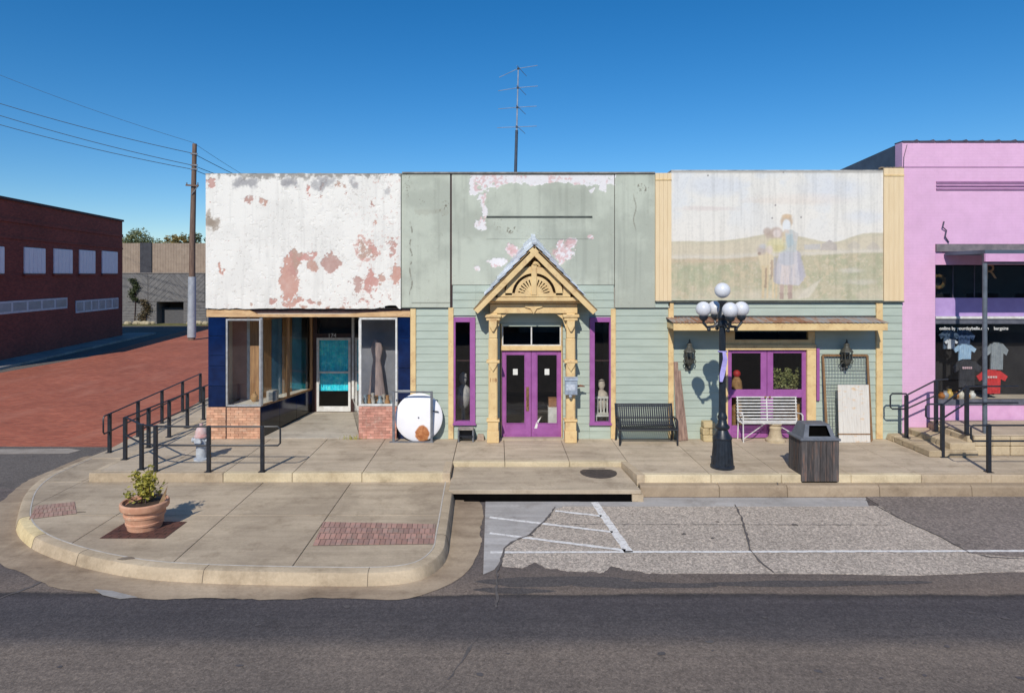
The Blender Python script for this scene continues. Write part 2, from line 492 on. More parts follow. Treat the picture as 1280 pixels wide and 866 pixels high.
def ribbon(name, pts, w, z, mat, parent, seed=1, jit=.75):
    r = random.Random(seed); mb = MB(); pts = [Vector((p[0], p[1])) for p in pts]
    dense = []
    for i in range(len(pts)-1):
        n = max(2, int((pts[i+1]-pts[i]).length/.09))
        for k in range(n): dense.append(pts[i].lerp(pts[i+1], k/n))
    dense.append(pts[-1])
    lf, rt = [], []
    for i, p in enumerate(dense):
        d = (dense[min(i+1, len(dense)-1)]-dense[max(i-1, 0)]).normalized(); nn = Vector((-d.y, d.x))
        ww = w*(1+r.uniform(-jit, jit)); c = p + nn*r.uniform(-jit, jit)*w*.5
        lf.append(c+nn*ww/2); rt.append(c-nn*ww/2)
    n = len(dense); vs = [(*p, z) for p in lf]+[(*p, z) for p in rt]
    mb.add(vs, [(i, n+i, n+i+1, i+1) for i in range(n-1)])
    return mb.build(name, mat, parent)
ribbon('crack', [G(694,634,ST), G(686,646,ST), G(676,656,ST), G(661,669,ST), G(640,678,ST), G(630,686,ST), G(626,702,ST), G(621,716,ST), G(621,760,ST)], .028, ST+.0155, CRACK, lane, 3)
ribbon('crack', [G(919,631,ST), G(927,648,ST), G(933,668,ST), G(938,688,ST), G(950,702,ST), G(967,716,ST)], .028, ST+.0155, CRACK, lane, 4)
ribbon('crack', [G(1082,625,ST), G(1128,650,ST), G(1175,671,ST), G(1212,691,ST), G(1240,697,ST), G(1300,700,ST)], .022, ST+.0155, CRACK, lane, 6)
ribbon('crack', [G(700,655.5,ST), G(850,656,ST), G(1110,656.5,ST)], .012, ST+.0155, CRACK, lane, 9)
ribbon('crack', [G(597,795,ST), G(580,822,ST), G(560,850,ST)], .03, ST+.006, CRACK, road, 8)
ribbon('crack', [G(-40,762,ST), G(40,733,ST), G(60,722,ST)], .035, ST+.006, CRACK, road, 10)
for k, (a, b, w, j) in enumerate([((613,691),(1500,688.5),.075,.12), ((743,628),(786,691),.15,.08), ((694,639),(752,645.5),.085,.15), ((612,647),(766,665.5),.085,.15), ((612,667),(782,688.5),.085,.15)]):
    ribbon('painted_line', [G(*a, ST), G(*b, ST)], w, ST+.0135, LINE, lane, 20+k, j)

rgp = random.Random(31)
def blotch(cx, cy, rx_, ry_, z, mat, parent, name, n=40):
    ph = [rgp.uniform(0,6.28) for _ in range(5)]
    P_ = []
    for k in range(n):
        a = 2*math.pi*k/n; q = 1+sum(.16/(j+1)*math.sin((j+2)*a+ph[j]) for j in range(5))+rgp.uniform(-.05,.05)
        P_.append((cx+rx_*q*math.cos(a), cy+ry_*q*math.sin(a)))
    return sheet(name, P_, z, mat, parent, .001)
TARP = chips('tar_patch', L(92,87,86), (.7,.7,.7), (1.25,1.25,1.22), False, 60, .5)
OILM = M('oil_stain', L(96,91,90), L(78,74,74), 12, .6)
for (px, py, a_, b_, m_) in ((690,726,1.1,.16,TARP),(800,731,.9,.12,TARP),(1010,729,1.6,.10,TARP),(640,738,.5,.10,TARP)):
    g_ = G(px,py,ST); blotch(g_.x, g_.y, a_, b_, ST+.0022+.0005*int(px/90 % 7), m_, road, 'tar_patch')
for k in range(6):
    g_ = G(rgp.uniform(640,1250), rgp.uniform(640,680), ST); q_ = rgp.uniform(.015,.05); blotch(g_.x, g_.y, q_*1.3, q_, ST+.0125, OILM, lane, 'oil_spot', 14)
for k in range(26):
    g_ = G(rgp.uniform(-20,1290), rgp.uniform(752,850), ST); q_ = rgp.uniform(.012,.04); blotch(g_.x, g_.y, q_*1.4, q_, ST+.0068, OILM, road, 'oil_spot', 14)
# upper sidewalk: separate concrete slabs on a bed
swk = MB().box(-8.55, -1.02, -2.93, .35, -.75, -.03).box(-1.02, 3.0, -2.10, .35, -.75, -.031).box(3.0, 24, -3.07, .35, -.75, -.03).box(-8.55, -7.46, .35, 11.9, -.75, -.03).build('sidewalk', JOINT); struct(swk)
def slab(poly, z, parent, mat, th=.03, gap=.006, nm='slab'):
    c = (sum(p[0] for p in poly)/len(poly), sum(p[1] for p in poly)/len(poly))
    q = []
    for p in poly:
        d = Vector((c[0]-p[0], c[1]-p[1])); q.append((p[0]+d.x/max(abs(d.x),1e-6)*min(gap,abs(d.x)), p[1]+d.y/max(abs(d.y),1e-6)*min(gap,abs(d.y))))
    if area2(q) < 0: q = q[::-1]
    return MB().prism_z(q, z-th, z).build(nm, mat, parent, bevel=.006)
EDGE = .16
jx = [-8.6, -7.2, -5.76, -4.3, -2.83, -.97, .2, 1.65, 2.95, 4.5, 5.97, 7.43, 8.9, 10.36, 11.8, 13.3, 14.8, 16.3, 18.2, 20, 22, 24]
for i in range(len(jx)-1):
    a, b = jx[i], jx[i+1]
    fy = -2.99 if b < -.9 else (-2.15 if b < 3 else -3.12)
    slab([(a,fy+EDGE),(b,fy+EDGE),(b,.3),(a,.3)], 0, swk, SLAB)
    MB().box(a+.004, b-.004, fy, fy+EDGE-.006, -.5, .004).build('edge_stone', PALEEDGE if (a > -5.8 and b < 9) else KERB, swk, bevel=.012)
for i in range(8):
    y0 = .3+i*1.46
    slab([(-8.6+EDGE,y0),(-7.45,y0),(-7.45,y0+1.46),(-8.6+EDGE,y0+1.46)], 0, swk, SLAB)
MB().box(-8.6, -8.6+EDGE-.006, -2.83, 12, -.4, .003).build('edge_stone', KERB, swk, bevel=.012)
# side faces of the notch
MB().box(-1.13, -.966, -2.997, -2.1, -.2, .0075).build('edge_stone', KERB, swk, bevel=.01)
MB().add([(2.80,-2.15,-.2),(2.945,-3.128,-.2),(3.11,-3.128,-.2),(2.955,-2.15,-.2),(2.80,-2.15,.0075),(2.945,-3.128,.0075),(3.11,-3.128,.0075),(2.955,-2.15,.0075)],
         [(0,3,2,1),(4,5,6,7),(0,1,5,4),(1,2,6,5),(2,3,7,6),(3,0,4,7)]).build('edge_stone', KERB, swk)

# corner pavement outline (kerb top, outer edge)
kp = [(136,561),(110,571),(79,584),(52,597),(33,614),(25,634),(24,650),(34,664),(56,677),(98,691),(149,702),(195,708),(265,712),(340,714),(400,715),(470,715),(512,711),(536,703),(550,692),(556,682),(558,668),(561,648),(565,618),(567.5,601)]
kpath = [G(px, py, PZ) for px, py in kp]
def resample(pts, d):
    pts = [Vector(p) for p in pts]
    # Catmull-Rom
    out = []
    for i in range(len(pts)-1):
        p0, p1, p2, p3 = pts[max(i-1,0)], pts[i], pts[i+1], pts[min(i+2, len(pts)-1)]
        n = max(2, int((p2-p1).length/d))
        for k in range(n):
            t = k/n
            out.append(.5*((2*p1)+(-p0+p2)*t+(2*p0-5*p1+4*p2-p3)*t*t+(-p0+3*p1-3*p2+p3)*t**3))
    out.append(pts[-1]); return out
kc = resample(kpath, .12)
def offs(path, d):
    out = []
    for i, p in enumerate(path):
        t = (path[min(i+1,len(path)-1)]-path[max(i-1,0)]); t.z = 0; t.normalize()
        out.append(p + Vector((t.y, -t.x, 0))*d)
    return out          # d > 0: to the outside (right of travel for this direction is outside)
sgn = 1 if (offs(kc, .3)[len(kc)//2] - kc[len(kc)//2]).y < 0 else -1
def sweep(name, path, prof, mat, parent, smooth=True, a=0, b=None):
    path_ = path[a:b]; rows = []
    rr = [offs(path, sgn*o)[a:b] for o, z in prof]
    mb = MB(); n = len(path_); m = len(prof)
    for i in range(n):
        for k, (o, z) in enumerate(prof):
            mb.v.append((rr[k][i].x, rr[k][i].y, z))
    for i in range(n-1):
        for k in range(m-1):
            mb.f.append((i*m+k, i*m+k+1, (i+1)*m+k+1, (i+1)*m+k))
    mb.f.append(tuple(range(m))); mb.f.append(tuple((n-1)*m+k for k in reversed(range(m))))
    o = mb.build(name, mat, parent, smooth=smooth)
    bm = bmesh.new(); bm.from_mesh(o.data); bmesh.ops.recalc_face_normals(bm, faces=bm.faces); bm.to_mesh(o.data); bm.free()
    return o
inner = offs(kc, -sgn*.17)
pzpoly = [(p.x, p.y) for p in inner] + [(-.99-.17, -2.99), (-8.6, -2.99), (-8.6, 1.2), (inner[0].x, 1.2)]
plaza = MB().prism_z(pzpoly if area2(pzpoly) > 0 else pzpoly[::-1], -.7, PZ-.03).build('corner_pavement', JOINT); struct(plaza)
xs = [-13, -8.75, -6.9, -4.9, -3.05, -.9]; ys = [-9, -4.95, -2.985, 1.4]
DEEP = M('edge_white', L(206,200,190), L(178,170,158), 6, .85)
# the two inset panels of pavers are kept clear
pot_c = G(181, 659, PZ)
insets = {'pot': [G(124,673,PZ), G(206,673,PZ), G(234,652,PZ), G(158,652,PZ)], 'mid': [G(391,682,PZ), G(543,680,PZ), G(545,655,PZ), G(404,652,PZ)], 'far': [G(36,649,PZ), G(96,642,PZ), G(93,627,PZ), G(45,632,PZ)]}
for i in range(len(xs)-1):
    for j in range(len(ys)-1):
        q = rect_clip(pzpoly, xs[i], xs[i+1], ys[j], ys[j+1])
        if len(q) >= 3 and abs(area2(q)) > .02:
            slab(q, PZ, plaza, PLAZA)
def paver_patch(quad, mat, nu, nv, z, jitter=.15, frame=None):
    a, b, c, d = [Vector((p.x, p.y)) for p in quad]
    P = lambda u, v: (a*(1-u)+b*u)*(1-v)+(d*(1-u)+c*u)*v
    bed = [P(0,0), P(1,0), P(1,1), P(0,1)]
    sheet('paver_bed', bed, z+.003, JOINT, plaza, .002)
    r = random.Random(nu)
    for j in range(nv):
        off = .5/nu if j % 2 else 0
        u = -off
        while u < .999:
            u0, u1 = max(0, u), min(1, u+1/nu)
            if u1-u0 > .2/nu:
                g = .05/nu; h = .07/nv
                q = [P(u0+g, j/nv+h), P(u1-g, j/nv+h), P(u1-g, (j+1)/nv-h), P(u0+g, (j+1)/nv-h)]
                MB().prism_z([p[:] for p in q], z+.001, z+.0085+r.uniform(0,.003)).build('paver', mat, plaza)
            u += 1/nu
PAVER = M('red_paver', L(186,140,124), L(160,130,120), 5, .85, bump=.2, rnd=(.78,1.15), dirt=L(160,146,132), dscale=3)
PAVER2 = M('dark_paver', L(104,66,54), L(78,50,44), 5, .85, bump=.2, rnd=(.75,1.15))
PAVER3 = M('worn_paver', L(178,150,134), L(168,128,114), 5, .85, bump=.2, rnd=(.9,1.08), dirt=L(178,164,142), dscale=6)
paver_patch(insets['mid'], PAVER, 22, 4, PZ)
paver_patch(insets['pot'], PAVER2, 7, 6, PZ)
paver_patch(insets['far'], PAVER3, 10, 3, PZ)

YK = concrete('yellow_kerb_paint', L(238,218,172), L(222,200,150))
prof = [(-.16, -.6), (-.16, PZ+.003), (-.06, PZ+.003), (-.012, PZ-.012), (.012, PZ-.055), (.045, ST+.012), (.05, -.6)]
i1 = max(range(len(kc)), key=lambda i: -abs(kc[i].x-G(30,655,PZ).x)-abs(kc[i].y-G(30,655,PZ).y)*.2)
cuts = [0, 14, 26, i1-4, i1+6, i1+16, i1+34, i1+52, i1+66, len(kc)-1]
cuts = sorted(set(c for c in cuts if 0 <= c < len(kc)))
kerb = MB().box(kc[40].x, kc[40].x+.1, kc[40].y+.5, kc[40].y+.6, -.65, -.6).build('kerb', JOINT); struct(kerb)
for a, b in zip(cuts[:-1], cuts[1:]):
    yl = (a >= i1-5 and b <= i1+6)
    sweep('kerb_stone', kc, prof, YK if yl else KERB, kerb, a=a, b=b+1)
sweep('inner_edge_line', kc, [(-.185, PZ-.004), (-.185, PZ+.005), (-.163, PZ+.005), (-.163, PZ-.004)], DEEP, kerb)
GUTC = concrete('gutter_concrete', L(192,172,146), L(150,130,108))
rgg = random.Random(12); gi_ = offs(kc, sgn*.02); go_ = []
for i, p in enumerate(kc):
    w_ = .50+.10*math.sin(i*.11+1)+.03*math.sin(i*.53)+rgg.uniform(-.02,.02)
    go_.append(offs(kc[max(0,i-1):i+2], sgn*w_)[1 if i else 0])
gm = MB(); n_ = len(kc)
for a_, b_ in zip(gi_, go_): gm.v += [(a_.x,a_.y,ST+.02), ((a_.x+b_.x)/2,(a_.y+b_.y)/2,ST+.010), (b_.x,b_.y,ST+.0075)]
for i in range(n_-1):
    for k in range(2): gm.f.append((i*3+k, i*3+k+1, (i+1)*3+k+1, (i+1)*3+k))
gut = gm.build('gutter', GUTC); struct(gut)
for c_ in cuts[1:-1]:
    t_ = (kc[c_+1]-kc[c_-1]).normalized(); nn2 = Vector((t_.y,-t_.x,0))*sgn
    pr2 = [(-.162, ST), (-.162, PZ+.006), (-.06, PZ+.006), (-.010, PZ-.009), (.015, PZ-.053), (.049, ST+.012), (.049, ST)]
    jm = MB(); m_ = len(pr2)
    for sg in (-.004,.004): jm.v += [tuple(Vector((kc[c_].x,kc[c_].y,0))+nn2*o_+t_*sg+Vector((0,0,z_))) for o_, z_ in pr2]
    jm.f = [tuple(range(m_)), tuple(reversed(range(m_,2*m_)))]+[(i,i+m_,(i+1)%m_+m_,(i+1)%m_) for i in range(m_)]
    jm.build('joint', JOINT, kerb)
# weathered lip where the asphalt meets the gutter, and a dried stain on the kerb
sheet('asphalt_scuff', [G(118,737,ST), G(140,739,ST), G(172,747,ST), G(150,749,ST), G(128,744,ST)], ST+.014, PALECONC, road)
# rubbish and weeds in the gutter come later

# storm drain: slab over an opening whose shade is painted near-black
drain = MB().box(-.95, 2.79, -2.2, -2.155, -.75, -.2).build('storm_drain', BLACKV); struct(drain)
yf = G(600,613,PZ).y
yf = G(600,612.5,-.15).y
MB().hexa([(-.96,yf,-.235),(2.93,yf,-.235),(2.79,-2.155,-.2),(-.96,-2.155,-.2)], [(-.96,yf,-.15),(2.93,yf,-.15),(2.79,-2.155,-.10),(-.96,-2.155,-.10)]).build('cover_slab', SLAB, drain, bevel=.012)
MB().box(-.9, 2.85, yf+.05, yf+.1, ST-.35, -.236).build('back_wall', BLACKV, drain)
MB().box(-.9, 2.85, yf-.02, yf+.048, ST-.05, ST+.012).build('throat_shade', BLACKV, drain)  # near-black strip puts the slot's shade into the colour
MB().box(-.95, 2.88, yf-.1, -2.4, ST-.5, ST-.3).build('chamber_floor', BLACKV, drain)
mh = G(748, 590.5, -.118)
mb = MB().lathe([(.40,0),(.40,.012),(.36,.016),(.02,.016)], (mh.x, mh.y, -.122), 28)
for k in range(-3, 4):
    mb.box(mh.x-.3+abs(k)*.04, mh.x+.3-abs(k)*.04, mh.y+k*.085-.02, mh.y+k*.085+.02, -.112, -.102)
mho = mb.build('manhole_cover', M('cast_iron', L(92,84,80), L(66,60,58), 12, .6, metal=.3)); tag(mho, 'round dark iron manhole cover set in the drain slab', 'manhole cover')

MB().box(2.74, 2.965, yf-.02, yf+.3, ST-.3, -.236).build('end_block', KERB, drain)
# step and kerb along the parking lane on the right
ky0 = G(900,607,-.15).y
rk = MB().box(2.97, 24, ky0+.1, -3.1, -.7, -.20).build('step_kerb', JOINT); struct(rk)
kx = [2.97, 4.6, 6.0, 7.9, 9.8, 11.7, 13.9, 16.2, 18.6, 21, 24]
for a, b in zip(kx[:-1], kx[1:]):
    poly = [(ky0-.02, ST-.2), (ky0+.02, -.19), (ky0+.06, -.155), (-3.125, -.15), (-3.125, ST-.2)]
    MB().prism_x(poly[::-1], a+.004, b-.004).build('kerb_stone', STEPC, rk, bevel=.01)
ribbon('crack', [(G(967,600,-.15).x, -3.13), (G(972,606,-.15).x, ky0+.06)], .02, -.146, CRACK, rk, 5)

# brick side street with its far kerb, ramp, gravel edge
def brickmat(name, c1, c2, mortar, sc, bw=.22, bh=.075, ms=.008, axis='XY', rough=.85, bump=.4, big=None, var=.8):
    t = NT(name)
    rot = {'XY': (0,0,0), 'XZ': (math.radians(-90),0,0), 'YZ': (math.radians(-90),0,math.radians(-90))}[axis]
    if axis == 'XY': v = t.pos()
    else:
        sx = t.n('ShaderNodeSeparateXYZ'); t.l(t.geo.outputs['Position'], sx.inputs[0])
        cb = t.n('ShaderNodeCombineXYZ'); t.l(sx.outputs[0 if axis == 'XZ' else 1], cb.inputs[0]); t.l(sx.outputs[2], cb.inputs[1]); v = cb.outputs[0]
    b = t.n('ShaderNodeTexBrick'); t.l(v, b.inputs['Vector'])
    b.inputs['Color1'].default_value = c1; b.inputs['Color2'].default_value = c2; b.inputs['Mortar'].default_value = mortar
    b.inputs['Scale'].default_value = sc; b.inputs['Mortar Size'].default_value = ms; b.inputs['Brick Width'].default_value = bw; b.inputs['Row Height'].default_value = bh
    b.inputs['Mortar Smooth'].default_value = .2
    n = t.noise(t.pos(), .35, 6, .65); n2 = t.noise(t.pos(), 3.2, 6, .7)
    col = t.mix(b.outputs[0], t.ramp(n, [(.3, (.74,.72,.72)), (.65, (1.1,1.1,1.1))]), var, 'MULTIPLY')
    col = t.mix(col, t.ramp(n2, [(.3, (.78,.76,.75)), (.6, (1.05,1.05,1.05))]), var*.85, 'MULTIPLY')
    if big:
        col = t.mix(col, big, t.ramp(t.noise(t.pos((1,.3,1)), .8, 7, .7), [(.5, (0,0,0)), (.75, (.8,.8,.8))]))
    t.bump(b.outputs[1], -bump, .006)
    return t.out(col, rough)
BRST = brickmat('street_brick', L(186,106,78), L(162,86,62), L(148,98,78), 1.0, .24, .11, .008, 'XY', big=L(184,120,96))
e0 = G(17,472,ST); e1 = G(210,419,ST); ed = (e1-e0)/(e1.y-e0.y)
lx = lambda y: (e0 + ed*(y-e0.y)).x
bst = sheet('brick_street', [(lx(.9)-6, .9), (-9.6, .62), (-10.6, 14), (-11.3, 44), (lx(44), 44), (lx(20), 20), (lx(10)-2.5, 10)], ST+.006, BRST, None, .05); struct(bst)
EDGEC = concrete('pale_header_concrete', L(186,174,160), L(160,150,138))
eh = sheet('concrete_header', [G(-40,568,ST), G(86,567,ST), G(101,563,ST), G(86,561,ST), G(-40,562,ST)], ST+.012, EDGEC); struct(eh)
sa = sheet('side_road', [(-60, -2.8), (-9, -2.8), (-9.5, .75), (-60, .95)], ST+.0045, SIDEASPH, None, .006); struct(sa)
# shaded lot and walk beside the red brick building
RA, RB = G(17,450,ST), G(153,421,ST)
rd = (RB-RA)/(RB.y-RA.y); rx = lambda y: (RA+rd*(y-RA.y)).x
lot = sheet('side_lot', [(lx(.9)-6.02,.95), (lx(10)-2.52,10), (lx(20)-.02,20), (lx(44),44), (-11.3,44.02), (-11.3,60), (-80,60), (-80,.95)], ST+.0035, SIDEASPH, None, .03); struct(lot)
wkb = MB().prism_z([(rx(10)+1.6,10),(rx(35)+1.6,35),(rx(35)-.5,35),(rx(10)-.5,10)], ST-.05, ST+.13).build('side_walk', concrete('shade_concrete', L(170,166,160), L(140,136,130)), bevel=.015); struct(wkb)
vg = sheet('verge', [(-70,43.5),(-8,43.5),(-8,46.5),(-70,46.5)], ST+.012, GRASS, None, .03); struct(vg)
rmp = MB().hexa([(-9.62,-1.2,-.6),(-8.62,-1.2,-.6),(-8.62,8,-.6),(-10.1,8,-.6)], [(-9.62,-1.2,PZ+.01),(-8.62,-1.2,PZ+.01),(-8.62,8,-.02),(-10.1,8,-.02)]).build('ramp', SLAB); struct(rmp)
# ================================================================== WHITE CORNER SHOP
def white_paint(u, v):
    n1 = vnoise(u, v, .035, 1, 5); n2 = vnoise(u, v, .16, 2, 4); n3 = vnoise(u, v, .5, 3, 3); st = vnoise(u, v, .22, 4, 3, 1, .06)
    U0, V0 = u, v
    u = U0 + 16*(vnoise(U0, V0, .06, 71, 5)-.5) + 7*(vnoise(U0, V0, .3, 73, 3)-.5); v = V0 + 16*(vnoise(U0, V0, .06, 72, 5)-.5) + 7*(vnoise(U0, V0, .3, 74, 3)-.5)
    rel = np.zeros(u.shape)
    c = np.zeros(u.shape+(3,)); c[:] = (238,234,226)
    c *= (1 - .03*sstep(.45,.7,n1) - .035*sstep(.55,.75,st))[...,None]
    def lay(mask, col):
        nonlocal c
        m = np.clip(mask, 0, 1)[...,None]; c = c*(1-m) + np.array(col, float)*m
    def blob(cx, cy, rx, ry, soft=.6):
        d = np.sqrt(((u-cx)/rx)**2+((v-cy)/ry)**2); return 1-sstep(1-soft, 1+soft, d)
    def patch(bl, seed, k=.55, w=.10):
        n = vnoise(u, v, .12, seed, 5); nf = vnoise(U0, V0, .38, seed+3, 4); return sstep(1-k, 1-k+w+.02, bl*.78+n*.7+nf*.75-.62)
    red = [(362,350,11,28,1),(370,330,9,16,1),(372,325,7,14,1),(384,320,14,6,.8),(390,330,8,9,.9),(416,327,12,13,1),(366,377,12,4,1),(385,378,12,2.5,.9),(400,378,6,2.5,.9),(464,352,10,14,.85),(478,348,5,10,.8),(450,358,14,10,.6),(495,340,7,12,.9),(494,310,6,14,.7),(458,310,14,16,.62),(470,310,7,12,.55),(330,254,6,6,.7),(314,250,6,4,.6),(280,334,3,7,.9),(266,229,7,4,.7),(422,232,6,5,.7),(386,240,3,12,.6),(403,240,4,18,.5),(466,252,8,5,.5),(468,280,7,4,.7),(344,375,5,4,.8),(318,378,4,3,.7),(450,378,40,5,.45),(482,370,20,6,.5)]
    for i, (cx, cy, rx, ry, k) in enumerate(red):
        m = patch(blob(cx,cy,rx,ry)*k, 40+i % 7, .5, .07)
        rel = np.maximum(rel, m); lay(m*.88*(.75+.5*n2), (200-8*(i%3),150-5*(i%2),134))
    ring = 1-sstep(.12, .3, np.abs(np.sqrt(((u-458)/13)**2+((v-311)/14)**2)-1))
    lay(patch(ring*.7, 60, .5)*.8, (205,160,148))
    grey = [(301,228,9,7,.95),(315,229,7,8,.95),(360,230,7,8,1),(369,230,6,7,.9),(396,228,6,7,.75),(404,230,5,10,.9),(412,229,5,8,.7),(443,231,5,8,.85),(483,239,5,5,.6),(264,280,7,7,1),(270,281,7,4,.9),(264,270,3,8,.8)]
    for i, (cx, cy, rx, ry, k) in enumerate(grey):
        lay(blob(cx,cy,rx,ry,.35)*k*sstep(.25,.55,n2+.15)*.8, (150,148,150) if i < 9 else (150,134,118))
    lay(sstep(.66,.74,n2)*sstep(300,320,u)*.3, (208,204,198))
    lay(sstep(.72,.78,n3)*sstep(.5,.6,n1)*.5, (184,174,164))
    topn = vnoise(u, v*0, .2, 9, 4)
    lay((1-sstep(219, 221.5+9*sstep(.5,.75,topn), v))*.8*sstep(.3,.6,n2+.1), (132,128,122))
    lay((1-sstep(0, 3, 385.5-v))*sstep(.5,.7,n2)*.7, (170,120,100))
    lay(sstep(.68,.75,vnoise(u,v,.3,12,4))*sstep(430,470,u)*.6, (206,168,156))
    flk = sstep(.66,.70, vnoise(U0,V0,.25,91,4)); rel = np.maximum(rel, flk*.6)
    return c, rel
PEEL = attr_mat('peeling_white_paint', .7, .25, 50)

ws = thing('corner_shop', 'white corner shop with peeling painted upper wall and navy tiled front', 'shop', (X(386), 0, 0))
WX0, WX1 = X(258.5), X(503)
painted_panel('painted_wall', 259, 501.5, 218, 385.5, -.09, .09, white_paint, PEEL, ws, top=.07, bot=lambda u: .085*sstep(468,488,u)*(1-sstep(495,500,u)) + .05*(vnoise(u,u*0,.08,3,4)-.5))
HZ = Z(396.5)
MB().box(WX0, X(513), .02, .3, HZ, Z(219.5)).build('wall_backing', WHITEW, ws)
MB().box(WX0, WX0+.25, .31, 13, 0, 6.5).build('side_wall', WHITEW, ws)
MB().box(WX0+.26, X(513), 12.8, 13, 0, 6.5).build('rear_wall', WHITEW, ws)
MB().box(WX0+.25, X(513), .3, 12.8, 5.85, 5.95).build('roof', ROOFM, ws)
MB().box(WX0-.01, X(502), -.06, .35, Z(219)+.01, Z(217.2)).build('coping', M('coping_tin', L(150,146,140), L(104,100,96), 6, .7, bump=.3), ws)
# sagging fascia board under the painted wall
hb = MB()
n = 24; dn = []
for i in range(n+1):
    px = 259+(513-259)*i/n
    top = 387.2 if px < 316 else (392.4 - 3.6*max(0, min(1,(px-430)/65)))
    dn.append((X(px), Z(top)))
poly = [(X(259), Z(396)), (X(513), Z(396))] + dn[::-1]
hb.prism_y(poly, -.045, .018)
hb.build('fascia_board', M('weathered_cream_board', L(226,190,142,.95), L(196,156,112,.95), 3, .7, stretch=(1,1,4), bump=.2, dirt=L(150,116,88), dscale=4), ws)
MB().box(X(259), X(513), .0, .018, Z(392)+.02, Z(386)).build('painted_shadow_board', DARKWOOD, ws)  # dark board stands in for the shadow wedge below the painted wall
# navy tile pilasters
for px0, px1, rows in ((260.5, 282.5, (396.5, 420, 444, 457, 482, 508.5)), (497.5, 513.2, (396.5, 423, 460, 489, 520, 549))):
    for a, b in zip(rows[:-1], rows[1:]):
        MB().box(X(px0)+.003, X(px1)-.003, -.02, .2, Z(b)+.004, Z(a)-.004).build('tile', NAVY, ws, bevel=.004)
    MB().box(X(px0)+.01, X(px1)-.01, -.005, .19, Z(rows[-1]), Z(rows[0])).build('tile_bed', JOINT, ws)
MB().box(X(497), X(513), -.045, -.02, Z(488.8), Z(487.2)).build('tile_trim', ALU, ws)
# brick bulkheads, each brick a piece
BRK = M('tan_brick', L(216,170,138), L(192,142,114), 6, .85, bump=.3, rnd=(.78,1.2), dirt=L(206,176,150), dscale=7)
BRK2 = M('rose_brick', L(208,154,136), L(184,128,112), 6, .85, bump=.3, rnd=(.75,1.2), dirt=L(214,176,160), dscale=7)
def bricks(x0, x1, y, z0, z1, mat, parent, bl=.2, bh=.068, dep=.1, seed=1):
    r = random.Random(seed)
    MB().box(x0+.004, x1-.004, y+.012, y+dep, z0, z1-.003).build('mortar', M('mortar', L(186,164,142), L(160,140,120), 12, .9) if 'mortar' not in bpy.data.materials else bpy.data.materials['mortar'], parent)
    full = mesh_only(MB().box(-bl/2+.004, bl/2-.004, 0, .05, .004, bh-.003), 'brick', mat)
    half = mesh_only(MB().box(-bl/4+.004, bl/4-.004, 0, .05, .004, bh-.003), 'half_brick', mat)
    rows = int((z1-z0)/bh+.5); hh = (z1-z0)/rows
    for j in range(rows):
        x = x0; k = 0
        if j % 2:
            inst(half, 'brick', parent, (x+bl/4, y+r.uniform(-.002,.003), z0+j*hh), scale=(1,1,hh/bh)); x += bl/2
        while x+bl <= x1+.01:
            inst(full, 'brick', parent, (x+bl/2, y+r.uniform(-.002,.003), z0+j*hh), scale=(1,1,hh/bh)); x += bl
        rem = x1-x
        if rem > .03: inst(full, 'brick', parent, (x+rem/2, y+r.uniform(-.002,.003), z0+j*hh), scale=(rem/bl,1,hh/bh))
BZ = Z(508.5)
bricks(X(258.5), X(282.6), -.035, 0, BZ, BRK, ws, seed=2)
bricks(X(284), X(325.5), -.035, 0, BZ-.01, BRK, ws, seed=3)
bricks(X(448.5), X(496), -.035, 0, Z(507.5), BRK2, ws, seed=4)
MB().box(X(282.6), X(284), -.02, .06, 0, BZ).build('dark_gap_strip', DARKWOOD, ws)  # dark strip fills the gap between the two brick panels
# display windows
def window(name, parent, px0, px1, py0, py1, y, fw, fmat, gmat, dep=.06, mull=(), trans=()):
    x0, x1, z0, z1 = X(px0), X(px1), Z(py1), Z(py0)
    fr = MB().box(x0, x0+fw, y, y+dep, z0, z1).box(x1-fw, x1, y, y+dep, z0, z1).box(x0+fw, x1-fw, y, y+dep, z0, z0+fw).box(x0+fw, x1-fw, y, y+dep, z1-fw, z1)
    for m in mull: fr.box(X(m)-fw*.35, X(m)+fw*.35, y+.004, y+dep-.004, z0+fw, z1-fw)
    w = fr.build(name, fmat, parent, bevel=.004)
    MB().box(x0+fw*.8, x1-fw*.8, y+dep*.5-.003, y+dep*.5+.003, z0+fw*.8, z1-fw*.8).build('pane', gmat, w)
    return w
window('display_window', ws, 282.8, 326.5, 398.5, 508, -.03, .045, ALU, GLASS)
window('display_window', ws, 449.5, 496.8, 397, 507.2, -.03, .05, WHITEM, GLASS)
# recessed entrance: angled side windows and door
YD = 2.55
def DX(px): return X(px, YD)
def DZ(py): return Z(py, YD)
LA, LB = Vector((X(326), .04)), Vector((DX(390), YD))
RA2, RB2 = Vector((X(449.8), .04)), Vector((DX(441), YD))
def wallquad(mb, a, b, z0, z1, th, z0b=None, z1b=None):
    d = (b-a).normalized(); nn = Vector((-d.y, d.x))*th
    z0b = z0 if z0b is None else z0b; z1b = z1 if z1b is None else z1b
    return mb.hexa([(*a,z0),(*b,z0b),(*(b+nn),z0b),(*(a+nn),z0)], [(*a,z1),(*b,z1b),(*(b+nn),z1b),(*(a+nn),z1)])
ledge = .86
